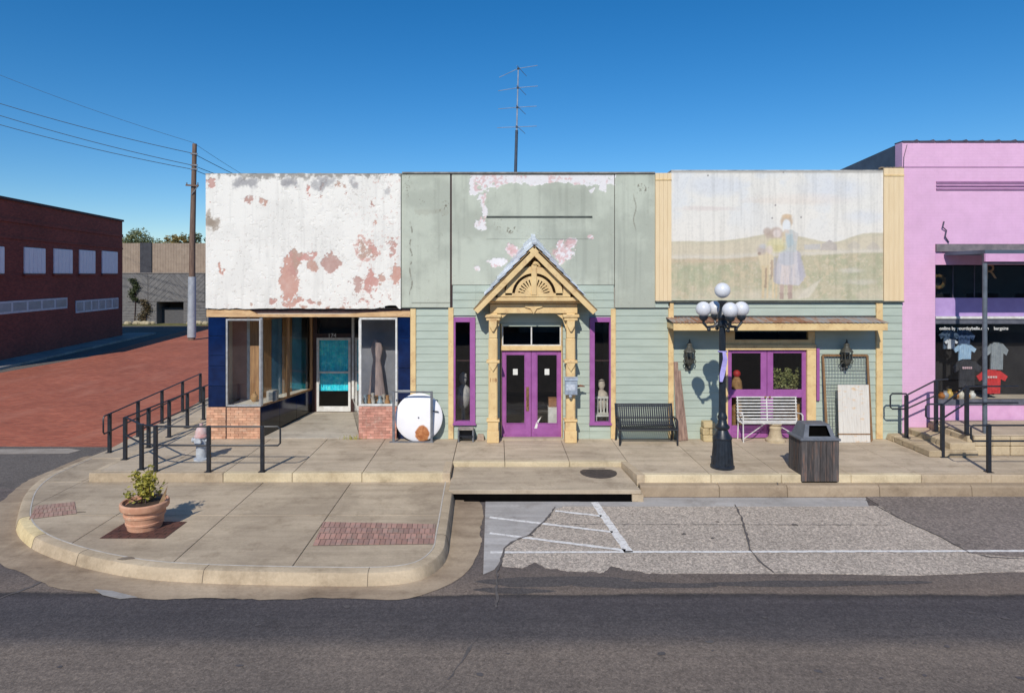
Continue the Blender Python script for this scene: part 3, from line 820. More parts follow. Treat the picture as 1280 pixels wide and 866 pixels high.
# left side: black tile bulkhead, ledge, posts, panes
t1 = LA.lerp(LB, .5)
for a, b in ((LA, LA.lerp(LB,.33)), (LA.lerp(LB,.335), LA.lerp(LB,.66)), (LA.lerp(LB,.665), LB)):
    for z0, z1 in ((.02,.42), (.425,.8)):
        wallquad(MB(), a, b, z0, z1, .05).build('bulkhead_tile', BLACKTILE if z0 < .4 else NAVY, ws)
wallquad(MB(), LA, LB, .80, ledge-.02, .09).build('ledge_trim', WOODBR, ws)
for f in (0.0, .5, .985):
    p = LA.lerp(LB, f); MB().box(p.x-.035, p.x+.035, p.y-.035, p.y+.035, ledge-.02, HZ).build('window_post', WOODBR if f else ALU, ws)
sw = wallquad(MB(), LA.lerp(LB,.02), LA.lerp(LB,.98), HZ-.08, HZ-.01, .05).build('side_window', WOODBR, ws)
wallquad(MB(), LA.lerp(LB,.02), LA.lerp(LB,.49), ledge, HZ-.08, .006).build('pane', GLASS, sw)
wallquad(MB(), LA.lerp(LB,.51), LA.lerp(LB,.97), ledge, HZ-.08, .006).build('pane', GLASS, sw)
# left display floor and back
MB().prism_z([(X(284), .05), (X(326), .05), (LB.x, YD), (X(284), YD)], ledge-.06, ledge-.025).build('display_floor', M('display_floor_board', L(226,220,208), L(200,192,180), 3, .7), ws)
PINKW = M('pinkish_plaster', L(190,146,132), L(166,122,110), 2.5, .85)
MB().box(WX0+.3, X(309,.9), .9, .95, ledge-.02, 3.1).build('display_back', PINKW, ws)
MB().box(X(309,.9), X(312.5,.9), .88, .95, ledge-.02, 3.1).build('white_stile', WHITEM, ws)
MB().box(X(312.5,.9), X(325,.9), .89, .95, ledge-.02, 3.1).build('wood_panel', WOODBR, ws)
DA, DB = Vector((X(325,.9), .96)), Vector((LB.x-.3, YD))
for k_ in range(4):  # alternate panels coloured teal as the curtain's reflection in the side glass
    wallquad(MB(), DA.lerp(DB, k_/4+.005), DA.lerp(DB, (k_+1)/4-.005), ledge-.02, 3.1, .04).build('wood_panel', WOODBR if k_ % 2 == 0 else bpy.data.materials.get('teal_reflection_panel') or M('teal_reflection_panel', L(96,140,166), L(70,108,134), 3, .6), ws)
MB().box(WX0+.26, WX0+.3, .31, YD, 0, 3.3).build('display_side', INTWALL, ws)
# right side
sw2 = wallquad(MB(), RB2, RA2, .02, .5, .05).build('side_window', BLACKTILE, ws)
wallquad(MB(), RB2, RA2, .5, .56, .06).build('frame_rail', WHITEM, sw2)
wallquad(MB(), RB2, RA2, .56, HZ-.08, .006).build('pane', GLASS, sw2)
for f in (.02, .98):
    p = RA2.lerp(RB2, f); MB().box(p.x-.03, p.x+.03, p.y-.03, p.y+.03, .56, HZ).build('window_post', WHITEM, ws)
MB().prism_z([(RA2.x, .05), (X(497), .05), (X(497), YD), (RB2.x, YD)], .70, .74).build('display_floor', bpy.data.materials['display_floor_board'], ws)
MB().box(X(452,1.1), X(513), 1.1, 1.15, .70, 3.1).build('display_back', M('dim_back_wall', L(146,146,154), L(112,114,124), 1.2, .9), ws)
MB().box(X(513)-.06, X(513)-.01, .31, YD, 0, 3.3).build('display_side', INTWALL, ws)
# entrance floor, ceiling
MB().hexa([(LA.x,0,-.05),(RA2.x,0,-.05),(RB2.x,YD,-.05),(LB.x,YD,-.05)], [(LA.x,0,.012),(RA2.x,0,.012),(RB2.x,YD,.16),(LB.x,YD,.16)]).build('entrance_floor', concrete('entrance_concrete', L(196,186,170), L(172,162,148)), ws)
MB().box(WX0+.3, X(513)-.06, .31, YD+.1, HZ+.01, HZ+.06).build('entrance_ceiling', WHITEW, ws)
# door
dx0, dx1, dz0, dz1 = DX(396), DX(438.5), .16, DZ(422)
MB().box(DX(389), dx0-.002, YD, YD+.1, .1, HZ).box(dx1+.002, DX(442), YD, YD+.1, .1, HZ).box(dx0-.002, dx1+.002, YD+.003, YD+.1, dz1, dz1+.12).box(dx0-.002, dx1+.002, YD, YD+.1, HZ-.06, HZ).build('door_surround', DARKWOOD, ws)
tw = MB().box(dx0, dx1, YD+.04, YD+.046, dz1+.12, HZ-.06).build('transom', GLASS2, ws)
MB().box(dx0, dx1, YD+.3, YD+.32, dz1+.1, HZ).build('dark_backing', DARK, tw)
text_mesh('house_number', '174', .17, WHITEM, ws, ((dx0+dx1)/2-.05, YD-.004, dz1+.06))
text_mesh('transom_lettering', 'Angela', .26, WHITEM, tw, ((dx0+dx1)/2, YD+.034, dz1+.38), .001) if False else None
fw = .07
dr = MB().box(dx0, dx0+fw, YD-.03, YD+.03, dz0+.02, dz1).box(dx1-fw, dx1, YD-.03, YD+.03, dz0+.02, dz1).box(dx0+fw, dx1-fw, YD-.03, YD+.03, dz1-fw, dz1).box(dx0+fw, dx1-fw, YD-.03, YD+.03, dz0+.02, dz0+.17).box(dx0+fw, dx1-fw, YD-.025, YD+.025, DZ(466.5), DZ(464)).build('door', WHITEM, ws, bevel=.004)
MB().box(dx0+fw*.9, dx1-fw*.9, YD-.003, YD+.003, dz0+.2, dz1-fw*.9).build('pane', GLASS3, dr)
MB().tube([(dx0+.1,YD-.06,1.0),(dx0+.1,YD-.08,1.15),(dx0+.1,YD-.06,1.3)], .012, 6).build('pull_handle', ALU, dr)
# glittering teal curtain behind the door
t = NT('teal_sequins')
vo = t.n('ShaderNodeTexVoronoi'); vo.inputs['Scale'].default_value = 15; t.l(t.pos((1,1,1.3)), vo.inputs['Vector'])
col = t.mix(vo.outputs['Color'], L(30,236,250), .86)
col = t.mix(col, L(14,200,226), t.ramp(t.noise(t.pos(), 6, 4), [(.4,(0,0,0)),(.6,(1,1,1))]))
nm = t.n('ShaderNodeNormalMap'); 
t.bump(vo.outputs['Color'], .9, .03)
SEQ = t.out(col, .4, 0.0)
mb = MB(); nn_ = 60
vs = []
for i in range(nn_+1):
    x = dx0+.05+(dx1-dx0-.1)*i/nn_; y = YD+.09+.008*math.sin(i*1.1)+.004*math.sin(i*2.7)
    vs += [(x,y,DZ(489)),(x,y,dz1-.02)]
mb.add(vs, [(2*i,2*i+2,2*i+3,2*i+1) for i in range(nn_)])
cu = mb.build('sequin_curtain', SEQ, ws)
# interior
MB().box(WX0+.3, X(513)-.07, 7.9, 8, 0, 3.3).build('interior_wall', INTWALL, ws)
MB().box(WX0+.3, X(513)-.07, YD+.1, 7.9, -.02, .09).build('interior_floor', INTFLOOR, ws)
MB().box(WX0+.3, X(513)-.07, YD+.11, 7.9, 3.25, 3.3).build('interior_ceiling', WHITEW, ws)
MB().box(X(509), X(513.2), .02, .2, 0, HZ).build('end_jamb', CREAM, ws)

# goods in the two display windows
GOODS = M('white_goods', L(206,200,192), L(160,150,140), 9, .7)
def pottery(x, y, z, prof, mat, label, cat='vase', name='vase', seg=14):
    o = MB().lathe(prof, (x,y,z), seg).build(name, mat, smooth=True); tag(o, label, cat); return o
pottery(X(318,.6), .6, ledge-.025, [(.05,0),(.09,.06),(.1,.14),(.04,.22),(.05,.26)], M('tan_ceramic', L(196,160,112), L(170,130,90), 8, .5), 'small tan vase on the left display ledge', 'vase')
ac = thing('air_conditioner', 'grey boxy air conditioner on the display ledge behind side glass', 'air conditioner', (X(342,1.0), 1.0, ledge-.025))
MB().box(X(335,.75), X(347,.75), .6, .85, ledge-.025, ledge+.25).build('case', M('beige_case', L(186,180,172), L(160,154,146), 4, .6), ac, bevel=.015)
for k in range(7):
    MB().box(X(336,.6), X(346,.6), .585, .6, ledge+.02+k*.03, ledge+.034+k*.03).build('grille_slat', GREYM, ac)
r = random.Random(3)
for k in range(9):
    px = 452+k*4.6; yy = .5+r.uniform(-.1,.25); h = r.uniform(.14,.34)
    m = [GOODS, M('pale_blue_ceramic', L(160,178,190), L(130,150,164), 8, .4), M('ochre_ceramic', L(196,146,92), L(160,112,70), 8, .5)][k % 3] if k < 3 else [GOODS, bpy.data.materials['pale_blue_ceramic'], bpy.data.materials['ochre_ceramic']][(k*2) % 3]
    tag(pottery(X(px,yy), yy, .74, [(.05,0),(.07*r.uniform(.8,1.3),h*.4),(.035,h*.75),(.05,h)], m, '', 'ornament', 'ornament'),
        ['white','pale blue','ochre'][0 if m is GOODS else (1 if 'blue' in m.name else 2)]+' ornament, %s from the left in the display window beside the white disc' % ['first','second','third','fourth','fifth','sixth','seventh','eighth','ninth'][k], 'ornament', 'ornaments in the right display window')
drs = MB()
for i in range(1):
    drs.lathe([(.30,0),(.24,.3),(.17,.75),(.12,.95),(.2,1.25),(.15,1.42),(.06,1.5)], (X(471,.85), .85, .95), 18, .8, .35)
do = drs.build('hanging_dress', M('pink_grey_cloth', L(176,154,148), L(136,120,122), 5, .9, stretch=(6,6,.5)), smooth=True); tag(do, 'pinkish grey dress hanging in the right display window', 'dress')
st_ = MB().lathe([(.16,0),(.16,.03),(.02,.05),(.02,.24)], (X(471,.85), .85, .735), 12).build('dress_stand', GREYM, smooth=True); tag(st_, 'grey stand holding the dress in the display window', 'stand')
# ================================================================== GREEN SHOP WITH THE GABLED PORCH
def green_paint(u, v):
    U0, V0 = u, v
    n1 = vnoise(U0, V0, .03, 21, 5); n2 = vnoise(U0, V0, .14, 22, 4); st = vnoise(U0, V0, .2, 24, 4, 1, .05)
    wu = U0 + 10*(vnoise(U0, V0, .08, 25, 5)-.5) + 5*(vnoise(U0, V0, .35, 27, 3)-.5); wv = V0 + 9*(vnoise(U0, V0, .08, 26, 5)-.5) + 4*(vnoise(U0, V0, .35, 28, 3)-.5)
    c = np.zeros(u.shape+(3,)); c[:] = (186,191,176)
    c *= (1 - .07*sstep(.4,.7,n1) - .05*sstep(.5,.75,st) + .03*sstep(.55,.3,n1))[...,None]
    def lay(mask, col):
        nonlocal c
        m = np.clip(mask, 0, 1)[...,None]; c = c*(1-m) + np.array(col, float)*m
    def rect(x0, x1, y0, y1, s=1.5):
        return sstep(x0-s, x0+s, wu)*(1-sstep(x1-s, x1+s, wu))*sstep(y0-s, y0+s, wv)*(1-sstep(y1-s, y1+s, wv))
    def blob(cx, cy, rx, ry, soft=.5):
        d = np.sqrt(((wu-cx)/rx)**2+((wv-cy)/ry)**2); return 1-sstep(1-soft, 1+soft, d)
    white = np.maximum.reduce([rect(588,768,218,231), rect(588,610,218,243), rect(612,625,218,236), rect(748,757,218,239), blob(600,280,8,9), blob(605,262,3,12), blob(603,247,4,5), blob(740,238,3,3), blob(738,296,4,3), blob(706,311,10,12), blob(713,302,6,6), blob(640,312,9,8), blob(622,327,12,6), blob(700,322,6,8), blob(596,335,5,3)*.8])
    white = sstep(.52, .60, white*.62+vnoise(U0,V0,.13,51,4)*.5+vnoise(U0,V0,.42,52,3)*.42-.22)
    gapn = sstep(.40,.50, vnoise(U0,V0,.11,33,5)+.17)
    lay(white*gapn, (228,224,224))
    pink = sstep(.5,.62, vnoise(U0,V0,.07,31,5)+.03)*sstep(.45,.55, vnoise(U0,V0,.4,32,3))
    lay(white*gapn*pink*.85, (214,180,178))
    lay((blob(640,313,7,6)+blob(712,303,5,6)+blob(697,315,6,5))*.8*sstep(.4,.6,n2+.1), (206,166,164))
    dark = sstep(.62,.7, vnoise(U0,V0,.55,35,3))
    lay((blob(624,280,6,5)+blob(639,288,6,5)+blob(523,252,4,3)+blob(555,257,5,4)+blob(550,266,4,3)+blob(800,236,8,6)+blob(508,230,4,16)*.7)*dark, (104,96,82))
    lay(sstep(.73,.78,vnoise(U0,V0,.3,36,4))*.25, (150,150,134))
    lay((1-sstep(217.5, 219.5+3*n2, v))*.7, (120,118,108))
    # stuff running down on the left strip
    line = (1-sstep(.3,1.2,np.abs(U0-514-1.5*np.sin(V0*.2))))*sstep(270,290,V0)*(1-sstep(366,372,V0))*sstep(.45,.55,vnoise(U0,V0,.25,37,3))
    lay(line*.8, (112,108,96))
    line = (1-sstep(.3,1.0,np.abs(U0-793-1.5*np.sin(V0*.2))))*sstep(240,250,V0)*(1-sstep(280,292,V0))
    lay(line*.6, (120,116,102))
    rel = white*gapn*.8
    lay(rect(520,560,262,268,1)*.25, (150,146,130))
    lay((1-sstep(.3,1.0,np.abs(V0-378.5)))*rect(515,562,370,384,1)*.7, (120,122,110))
    return c, rel
PEELG = attr_mat('peeling_sage_paint', .7, .2, 50)
gs = thing('gabled_shop', 'sage green shop with gabled cream porch and purple double doors', 'shop', (X(664), 0, 0))
GT = 217.3
painted_panel('upper_panel', 502.3, 562.7, GT, 384, -.05, .07, green_paint, PEELG, gs, top=.03)
painted_panel('upper_panel', 565, 767.3, GT, 356, -.045, .065, green_paint, PEELG, gs, top=.03)
painted_panel('upper_panel', 768.2, 818, GT-.5, 384.5, -.05, .07, green_paint, PEELG, gs, top=.03)
MB().box(X(562.7), X(565), -.03, .02, Z(384), Z(GT)+.01).build('seam_gap', DARKWOOD, gs)
sp = painted_panel('sign_panel', 608, 740, 236, 299, -.054, .008, lambda u, v: green_paint(u, v)[0]*.985, PEELG, gs)
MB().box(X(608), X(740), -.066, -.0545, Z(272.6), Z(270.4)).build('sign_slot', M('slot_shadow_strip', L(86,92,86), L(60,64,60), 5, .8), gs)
MB().box(X(513.5), X(838), .03, .3, Z(395), Z(217)-.03).build('wall_backing', WHITEW, gs)
MB().box(X(503), X(818), -.08, .34, Z(217)-.01, Z(215.6)).build('coping', bpy.data.materials['coping_tin'], gs)
MB().box(X(502.4), X(563), -.053, .0, Z(385.0), Z(384.1)).box(X(768), X(838), -.053, .0, Z(385.0), Z(384.3)).build('drip_strip', M('dark_drip', L(96,102,94), L(70,74,70), 6, .8), gs)

SID = {}
def siding(parent, px0, px1, py_top, py_bot, y=-.004, pitch=.197, mat=GREEN):
    x0, x1 = X(px0)+.001, X(px1)-.001; zb, zt = Z(py_bot), Z(py_top)
    z = 0.0
    k0 = math.ceil((zb-.02)/pitch)-1
    for k in range(k0, 60):
        a, b = max(zb, k*pitch), min(zt, (k+1)*pitch)
        if a >= zt-.01: break
        if b-a < .015: continue
        pr = [(y, a), (y, b+.0), (y-.005, b), (y-.021, a)]
        MB().prism_x(pr[::-1], x0, x1).build('siding_board', mat, parent)
# backing walls round the openings (door, two narrow windows)
bk = MB()
B0 = .0
for a, b, t, bo in ((513.5,568,396,549),(568,594,385,397),(568,594,529,549),(594,626,396,549),(594,626,385,396),(626,703,385,404),(703,737,385,549),(737,764,385,397),(737,764,529,549),(764,838,396,549)):
    bk.box(X(a), X(b), .0, .2, max(0,Z(bo)), Z(t))
bk.build('front_wall', GREEN, gs)
siding(gs, 520, 560.5, 385.8, 549)
siding(gs, 568, 594, 530.5, 549)
siding(gs, 594.5, 625, 390, 549)
siding(gs, 703.5, 736.5, 390, 549)
siding(gs, 737, 763, 530.5, 549)
siding(gs, 769.5, 835, 385.8, 549)
siding(gs, 566, 594.5, 356.2, 394.5, y=-.018); siding(gs, 594.5, 742, 356.2, 390, y=-.018); siding(gs, 742, 767, 356.2, 394.5, y=-.018)
for a, b, t in ((513.3,520,386),(560.6,567,384.5),(763.2,769.3,386),(835,840.5,385)):
    MB().box(X(a), X(b), -.055, .02, 0.004, Z(t)).build('trim_board', CREAM, gs, bevel=.004)
# narrow purple windows
def side_win(px0, px1, gx0, gx1, py0, py1, gy0, gy1):
    x0, x1, z0, z1 = X(px0), X(px1), Z(py1), Z(py0)
    a, b, c, d = X(gx0), X(gx1), Z(gy1), Z(gy0)
    w = MB().box(x0, a, -.06, .1, z0, z1).box(b, x1, -.06, .1, z0, z1).box(a, b, -.06, .1, d, z1).box(a, b, -.06, .1, z0, c).build('window', PURPLE, gs, bevel=.004)
    MB().box(x0-.02, x1+.02, -.09, -.06, z0, z0+.05).build('sill', PURPLE, w)
    MB().box(a, b, .02, .026, c, d).build('pane', GLASS, w)
    MB().box(a, a+.02, .03, .05, c, d).box(a, b, .03, .05, Z((py0+py1)/2-12), Z((py0+py1)/2-13.5)).build('sash', DARKWOOD, w)
side_win(567.2, 594.2, 569.5, 587.5, 396.5, 530.5, 402.5, 526)
side_win(737, 763, 743, 761.5, 396.5, 530.5, 402.5, 527)
# doors
DYY = .06
zt = Z(438.5); xm = X(664.2)
fr = MB().box(X(624.5), X(627), .0, .16, 0.02, Z(404.5)).box(X(701.8), X(703.6), .0, .16, .02, Z(404.5)).build('door_frame', CREAM, gs)
MB().box(X(627), X(701.8), -.015, .15, Z(438), Z(432.3)).build('transom_bar', CREAM, gs, bevel=.005)
MB().box(X(627), X(701.8), .02, .15, Z(408), Z(404.5)).build('head_rail', GREEN, gs)
tr = MB().box(X(627.5), X(701.5), .05, .1, Z(432.3), Z(431)).box(X(663.6), X(665.2), .045, .1, Z(431), Z(408)).box(X(627.5), X(629), .05, .1, Z(431), Z(408)).box(X(700), X(701.5), .05, .1, Z(431), Z(408)).build('transom_window', WHITEM, gs)
MB().box(X(629), X(700), .07, .076, Z(431), Z(408)).build('pane', GLASS2, tr)
def purple_door(px0, px1, gx0, gx1, gy0, gy1, hs):
    x0, x1, z0, z1 = X(px0), X(px1), .03, zt
    a, b, c, d = X(gx0), X(gx1), Z(gy1), Z(gy0)
    dd = MB().box(x0, a, DYY, DYY+.05, z0, z1).box(b, x1, DYY, DYY+.05, z0, z1).box(a, b, DYY, DYY+.05, z0, c).box(a, b, DYY, DYY+.05, d, z1).build('door', PURPLE, gs, bevel=.006)
    MB().box(a-.01, b+.01, DYY+.02, DYY+.026, c-.01, d+.01).build('pane', GLASS, dd)
    m = .018
    MB().box(a, a+m, DYY-.012, DYY+.0, c, d).box(b-m, b, DYY-.012, DYY, c, d).box(a+m, b-m, DYY-.012, DYY, c, c+m).box(a+m, b-m, DYY-.012, DYY, d-m, d).build('glazing_bead', PURPLE, dd)
    MB().box(x0+.06, x1-.06, DYY-.01, DYY, z0+.06, z0+.22).build('kick_panel', PURPLE, dd)
    cx = (a+b)/2
    MB().box(cx-.06, cx+.06, DYY+.012, DYY+.016, Z(469), Z(461.5)).build('paper_notice', M('paper', L(232,232,226), L(214,214,208), 9, .8) if 'paper' not in bpy.data.materials else bpy.data.materials['paper'], dd)
    return dd
BRASS = M('worn_brass', L(186,150,104), L(120,92,66), 12, .4, metal=.6)
dl = purple_door(626.8, 664.0, 632, 656.5, 443, 530, 1)
dr_ = purple_door(664.4, 702, 671, 697, 443, 530, -1)
MB().box(X(657.8), X(661.3), DYY-.014, DYY-.0005, Z(514), Z(484)).build('push_plate', BRASS, dl)
MB().tube([(X(659.5),DYY-.01,Z(508)),(X(659.5),DYY-.06,Z(506)),(X(659.5),DYY-.06,Z(493)),(X(659.5),DYY-.01,Z(491))], .012, 6).build('handle', BRASS, dl)
MB().prism_y([(X(667),Z(539)),(X(671),Z(539)),(X(672.5),Z(530)),(X(677),Z(521)),(X(671),Z(527))], DYY-.006, DYY-.001).build('chipped_paint', bpy.data.materials['paper'], dr_)
MB().box(X(625), X(703.5), -.16, .12, .0, .03).build('threshold', concrete('threshold_concrete', L(196,182,160), L(170,156,136)), gs)
# --- porch
PY = -.74
por = MB().box(X(612.5,-.36), X(721.5,-.36), -.40, -.22, Z(391.5,-.36), Z(380,-.36)).build('porch_beam', CREAM, gs, bevel=.006)
MB().box(X(609,-.36), X(725,-.36), -.48, -.20, Z(379,-.36), Z(376,-.36)).box(X(613,-.5), X(722,-.5), -.62, -.20, Z(376,-.4), Z(371.5,-.5)).build('cornice', CREAM, por, bevel=.008)
MB().prism_y([(X(656,-.4),Z(380.2,-.4)),(X(656,-.4),Z(384,-.4)),(X(663,-.4),Z(386,-.4)),(X(667,-.4),Z(392.5,-.4)),(X(671,-.4),Z(386,-.4)),(X(678,-.4),Z(384,-.4)),(X(678,-.4),Z(380.2,-.4))], -.44, -.402).build('beam_ornament', CREAM, por, bevel=.006)
def post(pxc):
    c = X(pxc, -.32)
    P = MB().box(c-.105, c+.105, -.42, -.22, Z(391.6,-.36)-.62+.0, Z(391.6,-.36)-.0001).build('porch_post', CREAM, gs, bevel=.01)
    zb = Z(391.6,-.36)
    MB().box(c-.115, c+.115, -.425, -.215, .56, zb-.62).build('shaft', CREAM, P, bevel=.025)
    MB().box(c-.15, c+.15, -.46, -.18, .0, .30).box(c-.135, c+.135, -.445, -.195, .30, .56).build('plinth', CREAM, P, bevel=.012)
    MB().box(c-.165, c+.165, -.47, -.17, .52, .58).build('base_moulding', CREAM, P, bevel=.015)
    MB().box(c-.205, c+.205, -.5, -.15, zb-.10, zb-.02).box(c-.17, c+.17, -.47, -.17, zb-.18, zb-.1).build('capital', CREAM, P, bevel=.015)
    z1 = Z(409, -.36)
    MB().prism_y([(c-.1,zb-.18),(c-.09,zb-.32),(c-.02,zb-.45),(c+.02,zb-.45),(c+.09,zb-.32),(c+.1,zb-.18)], -.49, -.421).build('scroll_bracket', CREAM, P, bevel=.012)
    z2 = Z(452, -.36)
    MB().box(c-.165, c+.165, -.47, -.17, z2-.03, z2+.04).build('collar', CREAM, P, bevel=.012)
    MB().prism_y([(c-.11,z2-.03),(c-.08,z2-.12),(c,z2-.24),(c+.08,z2-.12),(c+.11,z2-.03)], -.465, -.427).build('drop_ornament', CREAM, P, bevel=.01)
    return P, c
pl_, plc = post(616.3); pr_, prc = post(713)
for c, s_ in ((plc, 1), (prc, -1)):
    zb = Z(391.6,-.36)
    pts = [(c+s_*.105, zb-.05), (c+s_*.40, zb-.002), (c+s_*.32, zb-.05), (c+s_*.2, zb-.14), (c+s_*.105, zb-.42)]
    MB().prism_y(pts if s_ < 0 else pts[::-1], -.34, -.29).build('brace', CREAM, gs)
text_mesh('house_number', '118', .13, M('number_tan', L(170,120,84), L(140,96,66), 9, .6), gs, (plc, -.43, Z(475,-.42)))
# gable: bargeboards, roof, fretwork
A = W(668, 308.5, PY); Lf = W(592.5, 387.5, PY); Rf = W(746, 388.5, PY)
def slope_board(a, b, w, y0, y1, name, mat, parent, lift=0.0):
    d = Vector((b.x-a.x, 0, b.z-a.z)).normalized(); nn = Vector((d.z, 0, -d.x))
    if nn.z > 0: nn = -nn
    p = [a - nn*lift, b - nn*lift, b + nn*(w), a + nn*(w)]
    poly = [(q.x, q.z) for q in p]
    if area2(poly) < 0: poly = poly[::-1]
    return MB().prism_y(poly, y0, y1).build(name, mat, parent, bevel=.006)
gb = slope_board(A+Vector((.05,0,0)), Lf, .13, PY, PY+.05, 'bargeboard', CREAM, gs)
slope_board(A-Vector((.05,0,0)), Rf, .13, PY-.003, PY+.047, 'bargeboard', CREAM, gs)
TIN = NT('tin_shingle')
tn = TIN.noise(TIN.pos(), 5, 5)
TIN_M = TIN.out(TIN.rnd(TIN.ramp(tn, [(.3, L(170,182,198)), (.6, L(226,230,236))]), .75, 1.1), .42, .35)
TIN.bump(TIN.noise(TIN.pos(), 14, 4), .25, .01)
UP = .27
SHEATH = M('porch_soffit', L(150,124,86), L(116,94,66), 4, .8)
def roof_side(foot, s_):
    a0, b0 = A.copy(), foot.copy()
    d = (b0-a0).normalized(); nn = Vector((-d.z, 0, d.x)) if (-d.z*0 + d.x) > 0 else Vector((d.z, 0, -d.x))
    if nn.z < 0: nn = -nn
    # sheathing
    def P(f, back, h):
        p = a0.lerp(b0, f) + nn*h
        if back: p = Vector((p.x, .0, p.z+UP*max(0, 1-f*1.05)))
        return p
    rf = MB().hexa([P(0,0,.0), P(1,0,.0), P(1,1,-.0), P(0,1,-.0)], [P(0,0,.03), P(1,0,.03), P(1,1,.03), P(0,1,.03)]).build('porch_roof', SHEATH, gs)
    N = 7
    for k in range(N):
        f0, f1 = .78*k/N, .78*(k+1)/N+.015
        for row, (ya, yb) in enumerate(((0,.52), (.48,1.0))):
            def Q(f, t, h):
                p = a0.lerp(b0, min(f,1.02)) + nn*h
                return Vector((p.x, PY-.03+( -PY+.03)*t, p.z+UP*max(0, 1-f*1.05)*t))
            h0 = .036+.012*row
            MB().hexa([Q(f0,ya,h0), Q(f1,ya,h0+.03), Q(f1,yb,h0+.03), Q(f0,yb,h0)], [Q(f0,ya,h0+.012), Q(f1,ya,h0+.045), Q(f1,yb,h0+.045), Q(f0,yb,h0+.012)]).build('shingle', TIN_M, rf)
    return rf
rl = roof_side(Lf, -1); rr_ = roof_side(Rf, 1)
MB().bar((A.x, PY-.04, A.z+.075), (A.x, 0.0, A.z+UP+.075), .11, .05).build('ridge_cap', TIN_M, rl)
# gable wall infill (behind the fret) and fretwork
yf2 = -.40
gp_ = [(X(610,yf2),Z(371,yf2)), (X(727,yf2),Z(371,yf2)), (A.x, A.z-.12)]
gi = MB().prism_y(gp_, -.26, -.22).build('gable_infill', M('gable_shade_board', L(196,164,118,.9), L(164,134,94,.9), 3, .7, stretch=(1,1,6)), gs)  # cream darkened in the colour for the shade behind the fret
cxp, cyp = 667.5, 369.0
def arc_poly(r0, r1, a0, a1, n, y):
    o = []
    for i in range(n+1):
        t = math.radians(a0+(a1-a0)*i/n); o.append((X(cxp+r1*math.cos(t),y), Z(cyp-r1*math.sin(t),y)))
    for i in range(n, -1, -1):
        t = math.radians(a0+(a1-a0)*i/n); o.append((X(cxp+r0*math.cos(t),y), Z(cyp-r0*math.sin(t),y)))
    return o
fret = MB()
def strips(mb, r0, r1, a0, a1, n, y, th):
    for i in range(n):
        b0, b1 = a0+(a1-a0)*i/n, a0+(a1-a0)*(i+1)/n
        p = [(X(cxp+r*math.cos(math.radians(b)),y), Z(cyp-r*math.sin(math.radians(b)),y)) for r, b in ((r0,b0),(r1,b0),(r1,b1),(r0,b1))]
        if area2(p) < 0: p = p[::-1]
        mb.prism_y(p, y, y+th)
yq = -.60
strips(fret, 27.5, 36, 0, 180, 28, yq, .05)
fret.box(X(622,yq), X(713,yq), yq, yq+.06, Z(371,yq), Z(366.5,yq))
fo = fret.build('fret_arch', CREAM, gs)
f2 = MB(); strips(f2, 20, 24, 0, 180, 24, yq+.005, .045); strips(f2, .5, 12, 0, 180, 12, yq+.005, .045)
for k in range(15):
    a = 6+k*12; strips(f2, 12, 20, a-3.4, a+3.4, 1, yq+.008, .04)
f2.build('fret_fan', CREAM, fo)
MB().box(X(664.2,yq), X(671,yq), yq-.02, yq+.03, Z(369,yq), Z(331,yq)).build('king_post', CREAM, fo, bevel=.01)
MB().tube([(X(667.5,yq),yq-.0,Z(331,yq)),(X(668.5,yq),yq,Z(329,yq)),(X(672,yq),yq,Z(329.5,yq)),(X(675,yq),yq,Z(333,yq))], [.05,.06,.045,.02], 8).build('finial_scroll', CREAM, fo)
for s_ in (-1, 1):
    q = [(X(cxp+s_*36.5,yq),Z(366.4,yq)), (X(cxp+s_*46,yq),Z(366.4,yq)), (X(cxp+s_*37,yq),Z(356,yq))]
    MB().prism_y(q if area2(q) > 0 else q[::-1], yq, yq+.05).build('spandrel', CREAM, fo)
# body and interior
MB().box(X(818)-.2, X(818), .31, 13, 0, 6.4).build('side_wall', WHITEW, gs)
MB().box(X(513)+.02, X(513)+.2, .31, 13, 0, 6.4).build('side_wall', WHITEW, gs)
MB().box(X(513)+.2, X(818)-.2, 12.8, 13, 0, 6.4).build('rear_wall', WHITEW, gs)
MB().box(X(513)+.2, X(818)-.2, .31, 12.8, 5.85, 5.95).build('roof', ROOFM, gs)
MB().box(X(513)+.21, X(818)-.21, .21, 7, -.02, .02).build('interior_floor', INTFLOOR, gs)
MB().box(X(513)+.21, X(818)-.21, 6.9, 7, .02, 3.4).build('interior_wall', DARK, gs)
MB().box(X(513)+.21, X(818)-.21, .21, 6.9, 3.35, 3.4).build('interior_ceiling', WHITEW, gs)

# things seen through its glass
def figure_stand(px, y, z, s, mat, label):
    o = MB().lathe([(.14*s,0),(.15*s,.04*s),(.05*s,.1*s),(.05*s,.5*s),(.16*s,.62*s),(.19*s,.85*s),(.15*s,1.0*s),(.05*s,1.08*s),(.1*s,1.2*s),(.08*s,1.32*s),(.02*s,1.36*s)], (X(px,y), y, z), 14).build('dress_form', mat, smooth=True)
    return tag(o, label, 'dress form')
figure_stand(579, .8, .02, 1.15, M('pale_cloth', L(206,202,200), L(150,150,156), 6, .9, stretch=(3,3,.6)), 'pale dress form behind the narrow window left of the porch')
figure_stand(752, .9, .02, 1.0, M('cream_cloth', L(214,204,190), L(170,158,150), 6, .9), 'cream dress form behind the narrow window right of the porch')
ch = thing('white_chair', 'white slatted chair behind the narrow window right of the porch', 'chair', (X(752,.5), .5, .02))
for sx in (-.17,.17):
    for sy in (-.17,.17):
        MB().box(X(752,.5)+sx-.02, X(752,.5)+sx+.02, .5+sy-.02, .5+sy+.02, .02, .5).build('leg', WHITEM, ch)
